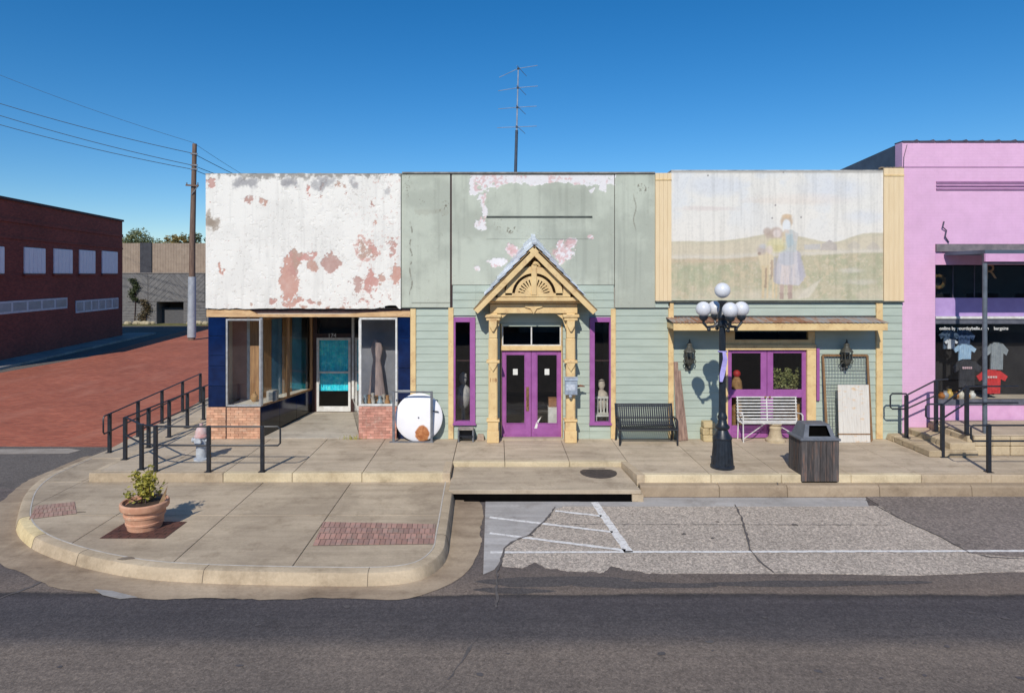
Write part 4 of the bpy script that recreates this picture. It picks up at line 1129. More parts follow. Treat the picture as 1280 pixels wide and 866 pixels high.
MB().box(X(752,.5)-.2, X(752,.5)+.2, .3, .7, .5, .53).build('seat', WHITEM, ch)
for k in range(5):
    MB().box(X(752,.5)-.18+k*.085, X(752,.5)-.15+k*.085, .66, .69, .53, .9).build('back_slat', WHITEM, ch)
MB().box(X(752,.5)-.2, X(752,.5)+.2, .655, .695, .9, .96).build('top_rail', WHITEM, ch)
wb = thing('white_box', 'white box with brown lid just inside the right purple door', 'box', (X(690,.45), .45, .02))
MB().box(X(685,.45), X(696,.45), .35, .6, .02, Z(508,.45)).build('body', M('white_board', L(226,224,218), L(196,192,186), 5, .8), wb, bevel=.006)
MB().box(X(685.5,.45), X(695.5,.45), .36, .59, Z(508,.45), Z(497,.45)).build('lid', M('brown_box', L(168,120,84), L(130,90,62), 5, .8), wb, bevel=.006)
# ================================================================== MURAL SHOP
def mural_paint(u, v):
    n1 = vnoise(u, v, .03, 81, 5); n2 = vnoise(u, v, .12, 82, 5); n3 = vnoise(u, v, .5, 83, 3); hz = vnoise(u, v, .05, 84, 5, .5, 2.0); st = vnoise(u, v, .25, 85, 3, 1, .04)
    c = np.zeros(u.shape+(3,)); c[:] = (229,225,217)
    wu = u + 5*(n2-.5)+2*(n3-.5); wv = v + 5*(hz-.5)+2*(vnoise(u,v,.5,86,3)-.5)
    def lay(mask, col):
        nonlocal c
        m = np.clip(mask, 0, 1)[...,None]; c = c*(1-m) + np.array(col, float)*m
    def blob(cx, cy, rx, ry, soft=.4, a=wu, b=wv):
        d = np.sqrt(((a-cx)/rx)**2+((b-cy)/ry)**2); return 1-sstep(1-soft, 1+soft, d)
    def poly(pts, soft=1.0, a=None, b=None):
        a = u + 1.6*(n3-.5) if a is None else a; b = v + 1.6*(vnoise(u,v,.4,87,3)-.5) if b is None else b
        m = np.ones(u.shape)
        ar = sum(pts[i][0]*pts[(i+1)%len(pts)][1]-pts[(i+1)%len(pts)][0]*pts[i][1] for i in range(len(pts)))
        s = 1 if ar > 0 else -1
        for i in range(len(pts)):
            x0, y0 = pts[i]; x1, y1 = pts[(i+1)%len(pts)]
            L_ = math.hypot(x1-x0, y1-y0)
            d = s*((x1-x0)*(b-y0)-(y1-y0)*(a-x0))/L_
            m = m*sstep(-soft, soft, d)
        return m
    lay(sstep(.45,.62,n1)*.6, (216,219,222))
    lay(blob(890,232,34,12,.6)*.6, (204,210,220)); lay(blob(1040,236,40,14,.6)*.5, (210,214,222)); lay(blob(1080,272,26,8,.6)*.5, (208,212,222))
    lay(sstep(255,300,v)*.75, (232,226,216))
    lay(blob(1000,250,50,6,.7)*.5, (228,212,200)); lay(blob(885,262,30,2.5,.7)*.6, (214,200,194)); lay(blob(975,252,40,3,.7)*.5, (220,204,190))
    lay(blob(982,265,40,18,.8)*.7, (234,228,218))
    top = 303 - 5*sstep(838,960,u) - 4*np.exp(-((u-965)/35)**2) + 3*np.exp(-((u-1040)/25)**2) - 5*sstep(1040,1080,u) + 3*(hz-.5) + 1.5*np.sin(u*.05)
    lay(sstep(-1.2, 1.2, v-top), (209,197,172))
    lay(sstep(-1.2,1.2,v-top)*(1-sstep(0,6,v-top))*.5, (192,186,160))
    mid = 324 - 3*sstep(900,960,u) - 5*sstep(960,1100,u) + 3*(n2-.5)
    lay(sstep(-8,-2,v-mid)*.7, (216,208,194))
    lay(sstep(-1.5,1.5,v-mid), (190,180,150))
    fld = sstep(-1.5,1.5,v-mid)
    lay(fld*sstep(.42,.62,n2)*.75, (172,172,140)); lay(fld*sstep(.55,.7,vnoise(u,v,.2,88,4))*.6, (208,190,158)); lay(fld*sstep(.62,.7,vnoise(u,v,.35,89,4))*.5, (212,200,178))
    lay(fld*(1-sstep(0,8,v-mid))*.5*(1-sstep(940,960,u)), (206,178,150))
    lay(fld*sstep(350,372,v)*sstep(.4,.6,n1+.1)*.5, (210,200,176))
    lay(blob(870,345,30,10,.7)*.4, (166,174,142)); lay(blob(1070,345,26,12,.7)*.4, (170,174,146))
    # track and rocks
    lay(poly([(995,374),(1004,362),(1027,347),(1024,352),(1010,372)], 1.5)*.75, (218,208,190))
    lay(poly([(975,372),(1000,360),(1010,362),(998,374)], 2)*.5, (214,204,186))
    lay(blob(1062,338,14,3,.6)*.7, (212,204,190)); lay(blob(1075,352,18,3,.6)*.6, (208,200,186)); lay(blob(950,368,18,6,.6)*.6, (216,204,182))
    # barns
    lay(poly([(1004,306),(1024,305),(1024,312),(1004,312)], .8)*.7, (186,184,186)); lay(poly([(1024,313),(1026,305),(1036,300.5),(1045,306),(1045,313)], .8)*.7, (182,172,168)); lay(poly([(1024,306.5),(1036,300),(1046,306),(1044,307),(1036,303),(1025,308)], .5)*.7, (166,156,152))
    lay(poly([(1058,306),(1066,301),(1074,306),(1073,311),(1058,311)], 1.2)*.5, (190,182,172)); lay(poly([(1082,308),(1090,302),(1098,308),(1098,312),(1082,312)], 1.2)*.5, (188,178,170))
    # calf
    tan = (210,194,166)
    lay(poly([(946,316),(958,314),(966,320),(966,340),(958,346),(950,336)], 1.5)*.95, (220,202,168))
    for x0, x1 in ((951,955),(957,960),(964,967),(968,971)):
        lay(poly([(x0,332),(x1,332),(x1-1,373),(x0,373)], .8)*.95, (218,196,156))
    lay(poly([(955,335),(957.5,335),(957,360),(954.5,360)], .6)*.7, (164,136,112)); lay(poly([(962,325),(965,325),(965,345),(962,350)], .7)*.6, (160,134,118))
    lay(blob(951,313,6,5,.5,u,v)*.85, (186,172,164)); lay(blob(953,308,5,3,.5,u,v)*.7, (190,190,196)); lay(blob(948,317,2,2,.5,u,v)*.7, (140,118,108))
    # figure with child
    lay(poly([(973,314),(995,313),(1001,330),(1003,350),(998,357),(968,355),(967,340)], 1.0)*.95, (204,198,200))
    lay(poly([(995,313),(999,316),(1006,345),(1001,352),(996,335)], .8)*.8, (184,180,190))
    lay(poly([(966,322),(970,322),(969,354),(965,352)], .8)*.7, (174,168,174))
    lay(poly([(974,316),(990,314),(991,330),(982,334),(972,328)], 1.2)*.7, (184,186,192))
    lay(poly([(975,332),(986,332),(986,355),(974,354)], 2.0)*.75, (220,204,196)); lay(poly([(989,330),(993,330),(994,354),(990,354)], 1)*.6, (214,202,196))
    lay(sstep(.5,.7,vnoise(u,v,.6,90,3,1,.1))*poly([(968,330),(1000,330),(1001,356),(968,355)], 1)*.4, (170,168,182))
    lay(poly([(974,291),(988,287),(996,292),(994,315),(974,316)], 1.2)*.92, (190,194,192))
    lay(poly([(981,296),(990,292),(991,306),(983,310)], 1.2)*.7, (166,184,190)); lay(poly([(975,291),(980,289),(981,303),(976,305)], 1)*.8, (220,196,156))
    lay(poly([(990,289),(997,293),(994,303),(990,300)], 1)*.7, (206,198,190))
    lay(blob(982,277,7.5,8,.25,u,v)*.9, (196,172,146)); lay(blob(982,281.5,5.2,7,.2,u,v)*.97, (226,228,228)); lay(blob(982.5,270.5,6,2.5,.4,u,v)*.8, (214,182,146))
    lay(poly([(979,287),(985,287),(985,292),(979,292)], .8)*.7, (208,190,176))
    lay(blob(969,292,8,7.5,.3,u,v)*.9, (188,166,152)); lay(blob(970,292,5,5.5,.3,u,v)*.9, (222,208,200)); lay(blob(958,290,5,5,.4,u,v)*.75, (178,156,142)); lay(blob(959,295,3,4,.4,u,v)*.6, (186,164,150))
    lay(blob(969,307,12,9,.3,u,v)*.9, (216,206,160)); lay(blob(972,310,8,4,.5,u,v)*.5, (200,186,130)); lay(blob(961,312,4,5,.4,u,v)*.7, (226,206,200))
    for x0, x1 in ((973,979),(983,989.5)):
        lay(poly([(x0,356),(x1,356),(x1-1,367),(x0+1,367)], .7)*.85, (184,158,148)); lay(poly([(x0,366),(x1-.5,366),(x1-.5,374),(x0+.5,374)], .8)*.8, (166,140,130))
    # fading, streaks, specks
    c = c*.9 + np.array((222,216,204))*.10
    c *= (1 - .045*sstep(.5,.72,st) - .03*sstep(.5,.7,n3))[...,None]
    for x, y in ((884,220),(968,257),(964,273),(978,216),(1000,272)): lay(blob(x,y,1.1,1.1,.4,u,v)*.7, (120,112,108))
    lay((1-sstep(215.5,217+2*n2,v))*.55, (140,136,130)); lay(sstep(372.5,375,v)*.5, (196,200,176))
    return c
MURAL = attr_mat('faded_mural_paint', .75, .12, 50, .06)
ms = thing('mural_shop', 'green sided shop with faded countryside mural above a tin awning', 'shop', (X(970), 0, 0))
mp = painted_panel('mural', 838.5, 1102.3, 214, 375.5, -.06, .08, mural_paint, MURAL, ms, step=.0155, top=.03)
def board_face(name, a, b, t, bo, y0):
    n = 4; x0, x1 = X(a), X(b)
    p = None
    for k in range(n):
        MB().box(x0+(x1-x0)*k/n+.002, x0+(x1-x0)*(k+1)/n-.002, y0, y0+.05, Z(bo), Z(t)).build(name, CREAM2, ms)
board_face('pilaster_board', 818.3, 838.3, 217, 376, -.085)
board_face('pilaster_board', 1102.6, 1127.5, 211, 376.5, -.085)
MB().box(X(818.3), X(838.3), -.1, -.085, Z(226), Z(224.5)).build('pilaster_band', CREAM, ms)
MB().box(X(1102.6), X(1127.5), -.1, -.085, Z(221), Z(219)).build('pilaster_band', CREAM, ms)
r = random.Random(5)
cc = MB()
for k in range(26):
    x = X(1103+r.random()*24); cc.sphere((x, -.02+r.random()*.2, Z(211)+.02), r.uniform(.03,.07), 6, 4, (1,1,.6))
struct(cc.build('crumbled_cap', M('rubble', L(150,134,112), L(110,98,84), 10, .9, bump=.4), ms), 'stuff')
MB().box(X(838), X(1127), .025, .3, Z(376)+.0, Z(214)-.03).build('wall_backing', WHITEW, ms)
MB().box(X(838.3), X(1102.3), -.065, .33, Z(214)-.003, Z(213.2)).build('coping', M('coping_white', L(214,210,202), L(150,146,140), 5, .8), ms)
MB().box(X(818.3), X(1127.5), -.1, .0, Z(377.6), Z(376.1)).build('drip_strip', bpy.data.materials['dark_drip'], ms)
bk = MB()
for a, b, t, bo in ((838,904,376,549),(904,1018,376,414),(1018,1127.5,376,549)):
    bk.box(X(a), X(b), .0, .2, max(0,Z(bo)), Z(t)-(.001))
bk.build('front_wall', GREEN, ms)
siding(ms, 841, 903, 378, 549); siding(ms, 1018.5, 1094, 378, 549); siding(ms, 1102, 1127.3, 378, 549); siding(ms, 903, 1018.5, 378, 413.5)
siding(ms, 818.3, 834.8, 377.7, 384.2, y=-.03)
for a, b, t in ((1094,1102,377.6),(836.8,841.4,377.6)):
    MB().box(X(a), X(b), -.06, .015, .004, Z(t)).build('trim_board', CREAM, ms, bevel=.004)
# awning
AY = -.66
az0 = Z(413, AY); az1 = Z(403.8, AY); axl, axr = X(841.5,AY), X(1109,AY)
aw = MB().box(axl, axr, AY-.03, AY, az0, az1).build('awning_fascia', CREAM, ms, bevel=.004)
RUST = NT('rusted_tin')
pp = RUST.pos((1, .4, 1)); rn = RUST.noise(pp, 1.1, 7, .7); rn2 = RUST.noise(RUST.pos((3,.4,1)), 5, 5)
sx_ = RUST.n('ShaderNodeSeparateXYZ'); RUST.l(RUST.geo.outputs['Position'], sx_.inputs[0])
rc = RUST.ramp(RUST.math('ADD', rn, RUST.math('MULTIPLY', RUST.math('SUBTRACT', rn2, .5), .5)), [(.36, L(150,156,160)), (.46, L(164,150,140)), (.55, L(158,112,84)), (.7, L(112,74,54))])
RUSTM = RUST.out(rc, .6, .25)
backz = Z(396.5, -.04)
nw = 200; vs = []
for i in range(nw+1):
    x = axl-.02+(axr-axl+.04)*i/nw; dz = .008*math.sin(i*2*math.pi/4)
    vs += [(x, AY-.06, az1+.012+dz), (x, -.03, backz+dz)]
MB().add(vs, [(2*i,2*i+2,2*i+3,2*i+1) for i in range(nw)]).build('tin_sheet', RUSTM, ms)
for k in range(9):
    x = axl+.06+(axr-axl-.12)*k/8
    MB().bar((x, AY, az1-.06), (x, -.03, backz-.06), .05, .09).build('rafter', DARKWOOD, ms)
for q_ in (axl+.01, axr-.04): MB().box(q_, q_+.03, AY, -.03, az0+.03, az1-.02).build('awning_end', CREAM, ms)
MB().box(X(842), X(1096), -.035, -.028, backz+.012, backz+.03).build('flashing', DARKWOOD, ms)
# double purple door with transom
MB().box(X(903), X(909.3), -.05, .15, 0.004, Z(437)).box(X(1008), X(1019), -.05, .15, .004, Z(437)).box(X(903), X(1019), -.06, .15, Z(437), Z(430.5)).build('door_frame', CREAM, ms, bevel=.004)
MB().box(X(904), X(918), -.03, .1, Z(430.4), Z(414.2)).box(X(1010), X(1018), -.03, .1, Z(430.4), Z(414.2)).box(X(918), X(1010), -.03, .1, Z(430.4), Z(424.5)).build('transom_frame', CREAM, ms)
tw2 = MB().box(X(918), X(1010), .02, .026, Z(424.5), Z(414.2)).build('transom_window', GLASS2, ms)
MB().box(X(1019.5), X(1023), -.07, -.03, Z(500), Z(435)).build('shutter_edge', PURPLE, ms)
def glazed_door(px0, px1, gx0, gx1):
    x0, x1, z0, z1 = X(px0), X(px1), .02, Z(437.2)
    a, b = X(gx0), X(gx1); c, d = Z(487), Z(441.5); e, f = Z(532), Z(497)
    mb = MB().box(x0, a, .02, .07, z0, z1).box(b, x1, .02, .07, z0, z1).box(a, b, .02, .07, z0, e).box(a, b, .02, .07, f, c).box(a, b, .02, .07, d, z1)
    dd = mb.build('door', PURPLE, ms, bevel=.006)
    MB().box(a-.01, b+.01, .04, .046, c-.01, d+.01).build('pane', GLASS, dd)
    MB().box(a-.01, b+.01, .04, .046, e-.01, f+.01).build('pane', GLASS, dd)
    for k in range(2): MB().box(a+.03, b-.03, .008, .02, z0+.06+k*.10, z0+.12+k*.10).build('panel_moulding', PURPLE, dd)
    MB().sphere(((x1-.05) if px0 < 940 else (x0+.05), -.02, Z(496)), .028, 8, 6).build('knob', BRASS, dd, smooth=True)
glazed_door(909.5, 959, 915, 951.5); glazed_door(959.5, 1008, 967, 1003)
MB().box(X(818)+.01, X(818)+.2, .35, 13, 0, 6.4).build('side_wall', WHITEW, ms)
MB().box(X(1127)-.2, X(1127), .35, 13, 0, 6.3).build('side_wall', WHITEW, ms)
MB().box(X(818)+.2, X(1127)-.2, 12.8, 13, 0, 6.3).build('rear_wall', WHITEW, ms)
MB().box(X(818)+.2, X(1127)-.2, .31, 12.8, 5.8, 5.9).build('roof', ROOFM, ms)
MB().box(X(838)+.21, X(1127)-.21, .21, 7, -.02, .015).build('interior_floor', INTFLOOR, ms)
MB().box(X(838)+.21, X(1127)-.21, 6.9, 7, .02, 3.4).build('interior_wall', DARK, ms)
MB().box(X(838)+.21, X(1127)-.21, .21, 6.9, 3.3, 3.4).build('interior_ceiling', WHITEW, ms)

# ---- leaves helper
def leaf_mesh(mb, pts, size, rng, flat=.5):
    for p in pts:
        s = size*rng.uniform(.6,1.3)
        d = Vector((rng.gauss(0,1), rng.gauss(0,1), rng.gauss(0,1)*flat)).normalized()
        e = d.cross(Vector((rng.gauss(0,1), rng.gauss(0,1), rng.gauss(0,1)))).normalized()
        p = Vector(p); mb.add([p-d*s, p-e*s*.45, p+d*s, p+e*s*.45], [(0,1,2,3)])
def leafmat(name, c1, c2, sc=7):
    t = NT(name); n = t.noise(t.pos(), sc, 3)
    col = t.ramp(n, [(.35, c2), (.65, c1)])
    t.b.inputs['Subsurface Weight'].default_value = 0.0
    m = t.out(col, .6)
    tl = t.n('ShaderNodeBsdfTranslucent'); t.l(col, tl.inputs[0])
    mx = t.n('ShaderNodeMixShader'); mx.inputs[0].default_value = .3
    t.l(t.b.outputs[0], mx.inputs[1]); t.l(tl.outputs[0], mx.inputs[2]); t.l(mx.outputs[0], t.t.nodes['Material Output'].inputs[0])
    return m
LEAF_D = leafmat('dark_leaf', L(96,104,66), L(54,66,42))
LEAF_Y = leafmat('yellow_green_leaf', L(206,194,92), L(136,138,60), 9)
# shop goods behind the purple glass
rng = random.Random(11)
gl_ = thing('window_greenery', 'evergreen garland heaped behind the right pane of the purple doors', 'garland', (X(985,.5), .5, .02))
mb = MB(); pts = []
for k in range(900):
    u = rng.random(); h = (.25+.35*abs(math.sin(u*9)))*rng.random()**.6
    pts.append((X(964+u*40,.5), .5+rng.gauss(0,.08), Z(488,.5)+h))
leaf_mesh(mb, pts, .05, rng); mb.build('foliage', leafmat('garland_leaf', L(170,168,110), L(110,120,70)), gl_)
MB().box(X(964,.5), X(1004,.5), .38, .62, .02, Z(489,.5)).build('stand', DARKWOOD, gl_)
fg = thing('seated_ornament', 'tan figurine with red top behind the left purple pane', 'figurine', (X(921,.4), .4, .02))
MB().lathe([(.13,0),(.14,.7),(.12,.95),(.15,1.15),(.12,1.4),(.06,1.5)], (X(921,.4),.4,.02), 12).build('body', M('straw_tan', L(170,130,80), L(130,94,56), 9, .8), fg, smooth=True)
MB().sphere((X(921,.4),.4,1.6), .1, 10, 7).build('top', M('red_cap', L(190,40,36), L(150,30,30), 6, .6), fg, smooth=True)
for px, hh, col, nm in ((921, 1.0, L(196,206,206), 'pale grey cabinet behind the lower left purple glass'), (998, .98, L(176,130,80), 'tan wicker chest behind the lower right purple glass')):
    o = thing('cabinet', nm, 'cabinet', (X(px,.45), .45, .02))
    mt = M('cabinet_%d' % px, col, None, 6, .7)
    MB().box(X(px-5,.45), X(px+5,.45), .30 if px > 950 else .72, .6 if px > 950 else .95, .02, hh).build('case', mt, o, bevel=.01)
    MB().box(X(px-5.5,.45), X(px+5.5,.45), .29 if px > 950 else .70, .61 if px > 950 else .96, hh, hh+.04).build('top', mt, o, bevel=.006)

# ================================================================== PINK SHOP
PINKT = brickmat('pink_painted_brick', L(228,182,214,.95), L(227,180,213,.95), L(223,175,208,.95), 1.0, .22, .075, .006, 'XZ', .7, .3, var=.36)
PINKF = M('pink_board', L(228,178,214,.93), L(214,162,200,.93), 4, .6)
SLATE = M('slate_metal', L(92,106,122), L(70,80,94), 1.2, .6, bump=.1)
LAV = M('lavender_board', L(190,160,214,.9), L(176,146,202,.9), 4, .6)
PX0 = X(1127.8); PXR = 21.0
ps = thing('pink_shop', 'pink painted brick shop with t-shirts in its window', 'shop', (X(1230), 0, 0))
PT = Z(178)
OX0 = X(1169)
MB().box(PX0, OX0, .0, .3, 0, PT).build('front_wall', PINKT, ps)
MB().box(OX0, PXR, .0, .3, Z(305), PT).build('front_wall', PINKT, ps)
# side parapet that falls away to the back
MB().add([(PX0,.302,0),(PX0+.25,.302,0),(PX0+.25,16,0),(PX0,16,0),(PX0,.302,PT-.02),(PX0+.25,.302,PT-.02),(PX0+.25,16,PT-1.12),(PX0,16,PT-1.12)],
         [(0,3,2,1),(4,5,6,7),(0,1,5,4),(1,2,6,5),(2,3,7,6),(3,0,4,7)]).build('side_wall', SLATE, ps)
MB().box(PX0+.26, PXR, 15.8, 16, 0, 6.2).build('rear_wall', WHITEW, ps)
MB().box(PXR-.25, PXR, .31, 15.8, 0, 6.6).build('side_wall', SLATE, ps)
MB().box(PX0+.26, PXR-.26, .31, 15.8, 6.0, 6.1).build('roof', ROOFM, ps)
DRK = M('coping_tile', L(92,84,100), L(66,60,72), 6, .6)
for k in range(26):
    x = PX0+.0+k*.42
    if x+.4 < PXR:
        MB().prism_y([(x,PT),(x+.41,PT),(x+.41,PT+.035),(x+.36,PT+.07),(x+.30,PT+.04),(x,PT+.035)], -.03, .33).build('coping_tile', DRK, ps)
for py in (228, 232.3, 236.6):
    MB().box(X(1170), PXR-.5, -.03, .0, Z(py+1.1), Z(py-1.1)).build('string_course', M('mauve_band', L(166,120,158), L(150,106,144), 5, .8) if 'mauve_band' not in bpy.data.materials else bpy.data.materials['mauve_band'], ps)
MB().box(PX0, PXR-.5, -.012, .0, Z(209.4), Z(208.6)).build('string_course', bpy.data.materials['mauve_band'], ps)
MB().tube([W(1180,277,-.03), W(1178.5,284,-.06), W(1183,288,-.04), W(1181.5,296,-.05), W(1186,303,-.03)], .018, 6).build('sign_hook', DRK, ps)
MB().tube([W(1134,181,-.02), W(1130,196,-.03), W(1126.5+3,212,-.02)], .008, 5).build('hanging_wire', DRK, ps)
# lintel, canopy, transom, boards
MB().box(OX0, PXR-.5, -.06, .25, Z(314.5), Z(305.3)).build('lintel', M('lintel_steel', L(132,122,124), L(104,98,102), 5, .7), ps)
MB().box(OX0+.002, PXR-.5, .0, .3, Z(331), Z(314.5)-.002).build('upper_board', PINKF, ps)
CYF = -1.45
MB().box(11.45, PXR-.5, CYF, -.062, Z(317,CYF), Z(312.5,CYF)).build('canopy', SLATE, ps)
MB().box(11.45, PXR-.5, CYF-.02, CYF+.03, Z(327,CYF), Z(317,CYF)-.001).build('canopy_fascia', PINKF, ps)
MB().box(11.45, PXR-.5, CYF+.031, CYF+.1, Z(330,CYF), Z(317,CYF)-.001).build('canopy_beam', DRK, ps)
cp = MB().lathe([(.05,0),(.05,Z(329,CYF)-.47)], (X(1231,CYF+.06), CYF+.06, .47), 12).build('canopy_post', M('post_steel', L(104,112,122), L(80,88,98), 6, .5), ps, smooth=True)
YI = .12
tw3 = MB().box(OX0+.001, PXR-.5, YI, YI+.006, Z(372.5), Z(331)).build('transom_window', GLASS2, ps)
MB().box(OX0, OX0+.05, YI-.05, YI+.05, .5, Z(331)).build('window_jamb', SLATE, ps)
for px in (1195, 1222): MB().box(X(px)-.012, X(px)+.012, YI-.01, YI-.001, Z(372.5), Z(331)).build('glazing_bar', DRK, tw3)
MB().box(OX0+.05, PXR-.5, YI-.02, YI+.1, Z(395.5), Z(372.5)).build('purple_board', LAV, ps)
MB().box(OX0+.05, PXR-.5, YI-.08, YI+.1, Z(398.5), Z(395.6)).build('white_ledge', WHITEM, ps)
sh = MB().box(OX0+.05, PXR-.5, YI-.04, YI+.1, Z(405), Z(398.6)).box(OX0+.05, PXR-.5, YI-.04, YI+.12, Z(507), Z(500.5)).build('shop_window', M('frame_slate', L(104,106,116), L(82,84,94), 6, .5), ps)
MB().box(OX0+.05, PXR-.5, YI+.02, YI+.026, Z(500.5), Z(405)).build('pane', GLASS, sh)
MB().box(OX0+.05, PXR-.5, YI-.02, YI+.1, .45, Z(507)-.001).build('stall_riser', PINKF, ps)
text_mesh('window_lettering', 'online by yourdaybelle.com    bargains', .115, WHITEM, sh, (X(1222), YI+.012, Z(411)), .001, .002)
text_mesh('window_initial', 'R', .55, M('gold_letter', L(170,140,110), L(140,112,86), 8, .6), tw3, (X(1242.5), YI-.004, Z(340)), .001)
wr = MB()
for k in range(24):
    a = k*math.pi/12; wr.sphere((X(1184)+.16*math.cos(a), .35+.02*math.sin(k*3), Z(352)+.16*math.sin(a)), .05, 6, 4)
tag(wr.build('wreath', M('wreath_orange', L(150,98,50), L(70,74,44), 14, .9)), 'small orange wreath behind the dark transom of the pink shop', 'wreath')
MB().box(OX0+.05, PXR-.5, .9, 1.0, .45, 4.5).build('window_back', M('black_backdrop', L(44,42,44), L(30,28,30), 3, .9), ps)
MB().box(OX0+.05, PXR-.5, .5, .54, Z(374), 4.44).build('transom_dark_sheet', bpy.data.materials['black_backdrop'], ps)  # dark sheet added so the room behind the transom looks unlit
MB().box(OX0+.05, PXR-.5, YI+.13, .9, .45, Z(500.6)).build('display_shelf', INTWALL, ps)
MB().box(OX0+.05, PXR-.5, YI+.13, .9, 4.45, 4.5).build('window_ceiling', DARK, ps)
def shirt(pxc, py0, py1, w, y, mat, label, txt=None, tcol=None):
    s = thing('t_shirt', label, 't-shirt', (X(pxc,y), y, Z(py1,y)), 't-shirts hung in the pink shop window')
    c = X(pxc,y); z1, z0 = Z(py0,y), Z(py1,y); h = z1-z0; hw = w/2
    out = [(-.62*hw,0),(.62*hw,0),(.62*hw,.62*h),(.95*hw,.55*h),(1.12*hw,.74*h),(.6*hw,.95*h),(.3*hw,h),(.12*hw,.93*h),(-.12*hw,.93*h),(-.3*hw,h),(-.6*hw,.95*h),(-1.12*hw,.74*h),(-.95*hw,.55*h),(-.62*hw,.62*h)]
    # split in convex pieces: body and two sleeves, gently folded
    mb = MB()
    nx = 14
    rows = [(0,.62,.62),(.62,.62,.62),(.80,.66,.66),(.95,.6,.6),(1.0,.3,.3)]
    for (a, wa, _), (b, wb, _) in zip(rows[:-1], rows[1:]):
        for i in range(nx):
            f0, f1 = -1+2*i/nx, -1+2*(i+1)/nx
            g = lambda f, zf: y + .018*math.sin(f*9+zf*2)
            q = [(c+f0*wa*hw, g(f0,a), z0+a*h), (c+f1*wa*hw, g(f1,a), z0+a*h), (c+f1*wb*hw, g(f1,b), z0+b*h), (c+f0*wb*hw, g(f0,b), z0+b*h)]
            mb.hexa([Vector(p) for p in q][:4], [Vector(p)+Vector((0,.02,0)) for p in q]) if False else mb.add(q+[(p[0],p[1]+.03,p[2]) for p in q], [(0,1,2,3),(7,6,5,4)])
    mb.build('body', mat, s)
    for sg in (-1, 1):
        q = [(c+sg*.62*hw,.62*h+z0),(c+sg*.95*hw,.52*h+z0),(c+sg*1.15*hw,.72*h+z0),(c+sg*.6*hw,.95*h+z0)]
        MB().prism_y(q if area2(q) > 0 else q[::-1], y-.01, y+.025).build('sleeve', mat, s)
    if txt:
        pm = MB()
        for k in range(txt): pm.box(c-.13+k*.26/txt, c-.13+(k+.75)*.26/txt, y-.026, y-.022, z0+.66*h, z0+.74*h)
        pm.build('print', tcol, s)
    return s
SH = lambda n, c, c2: M(n, c, c2, 8, .9)
shirt(1208.5, 449, 484, .66, .30, SH('charcoal_cloth', L(62,62,68), L(46,46,52)), 'charcoal t-shirt with pale print in the pink shop window', 5, M('print_pink', L(214,178,184), None, 9, .8))
shirt(1240, 462, 492, .70, .26, SH('red_cloth', L(214,66,66), L(190,48,52)), 'red t-shirt low in the pink shop window', 4, M('print_white', L(226,196,192), None, 9, .8))
shirt(1186, 412, 436, .44, .42, SH('slate_cloth', L(96,116,140), L(70,88,112)), 'slate blue t-shirt at the upper left of the pink shop window')
shirt(1205, 412, 440, .50, .50, SH('navy_cloth', L(78,100,134), L(52,70,102)), 'faded navy t-shirt above the charcoal one in the pink shop window')
shirt(1206, 430, 452, .52, .40, SH('pale_blue_cloth', L(176,200,220), L(146,176,204)), 'pale blue t-shirt just above the charcoal one in the window')
shirt(1246, 428, 462, .52, .42, SH('grey_cloth', L(156,162,166), L(130,136,142)), 'light grey t-shirt above the red one in the window')
shirt(1189, 424, 436, .30, .36, SH('white_cloth', L(222,222,224), L(200,200,204)), 'small white t-shirt over the slate blue one in the window')
for k, (px, col, nm) in enumerate(((1177,L(190,120,60),'orange'),(1181.5,L(160,160,166),'silver'),(1187,L(214,176,90),'yellow'),(1194,L(200,130,70),'amber'),(1201,L(224,214,196),'ivory'),(1208,L(206,140,60),'marigold'),(1215,L(226,222,214),'white'))):
    h = .16+.08*((k*37) % 5)/4
    o = MB().lathe([(.05,0),(.09,h*.35),(.085,h*.6),(.04,h*.85),(.05,h)], (X(px,.3), .30, Z(500.6)), 12).build('jar', M(nm+'_glaze', col, None, 9, .4), smooth=True)
    tag(o, nm+' jar on the display shelf of the pink shop', 'jar', 'jars in the pink shop window')
# ================================================================== STONE STEPS AND PLATFORM AT THE PINK SHOP
STONE = concrete('sand_stone', L(208,190,158), L(176,156,126))
plat = MB().box(X(1203,-1.2), PXR, -1.55, .28, -.02, .44).build('shop_platform', JOINT); struct(plat)
for i in range(5):
    x0 = X(1203,-1.2)+.0+i*1.9
    MB().box(x0+.004, min(x0+1.896, PXR), -1.57, .0, .44, .47).build('slab', SLAB, plat, bevel=.006)
r = random.Random(4); x = X(1203,-1.2)
while x < PXR-.3:
    w = r.uniform(.35,.7)
    for z0, z1 in ((0.0,.21),(.215,.435)):
        MB().box(x+.004, x+w-.004, -1.60-r.uniform(0,.02), -1.5, z0, z1).build('face_stone', STONE, plat, bevel=.02)
    x += w
stp = thing('stone_steps', 'tan flagstone steps climbing to the pink shop', 'steps', (X(1165,-.7), -.7, 0))
xe = X(1203,-1.2)
for k, (x0, h) in enumerate(((X(1128,-.7), .15), (X(1155,-.7), .30), (X(1180,-.7), .435))):
    y = -1.75+k*.1
    while y < -.02:
        d = min(r.uniform(.35,.6), -.012-y)
        if d > .05: MB().hexa([(x0+r.uniform(-.03,.03), y+.004, 0),(xe-.004,y+.004,0),(xe-.004,y+d-.004,0),(x0+r.uniform(-.03,.03),y+d-.004,0)], [(x0+r.uniform(-.02,.04), y+.004, h),(xe-.004,y+.004,h),(xe-.004,y+d-.004,h+r.uniform(-.01,.01)),(x0+r.uniform(-.02,.04),y+d-.004,h)]).build('stone', STONE, stp, bevel=.02)
        y += max(d,.06)
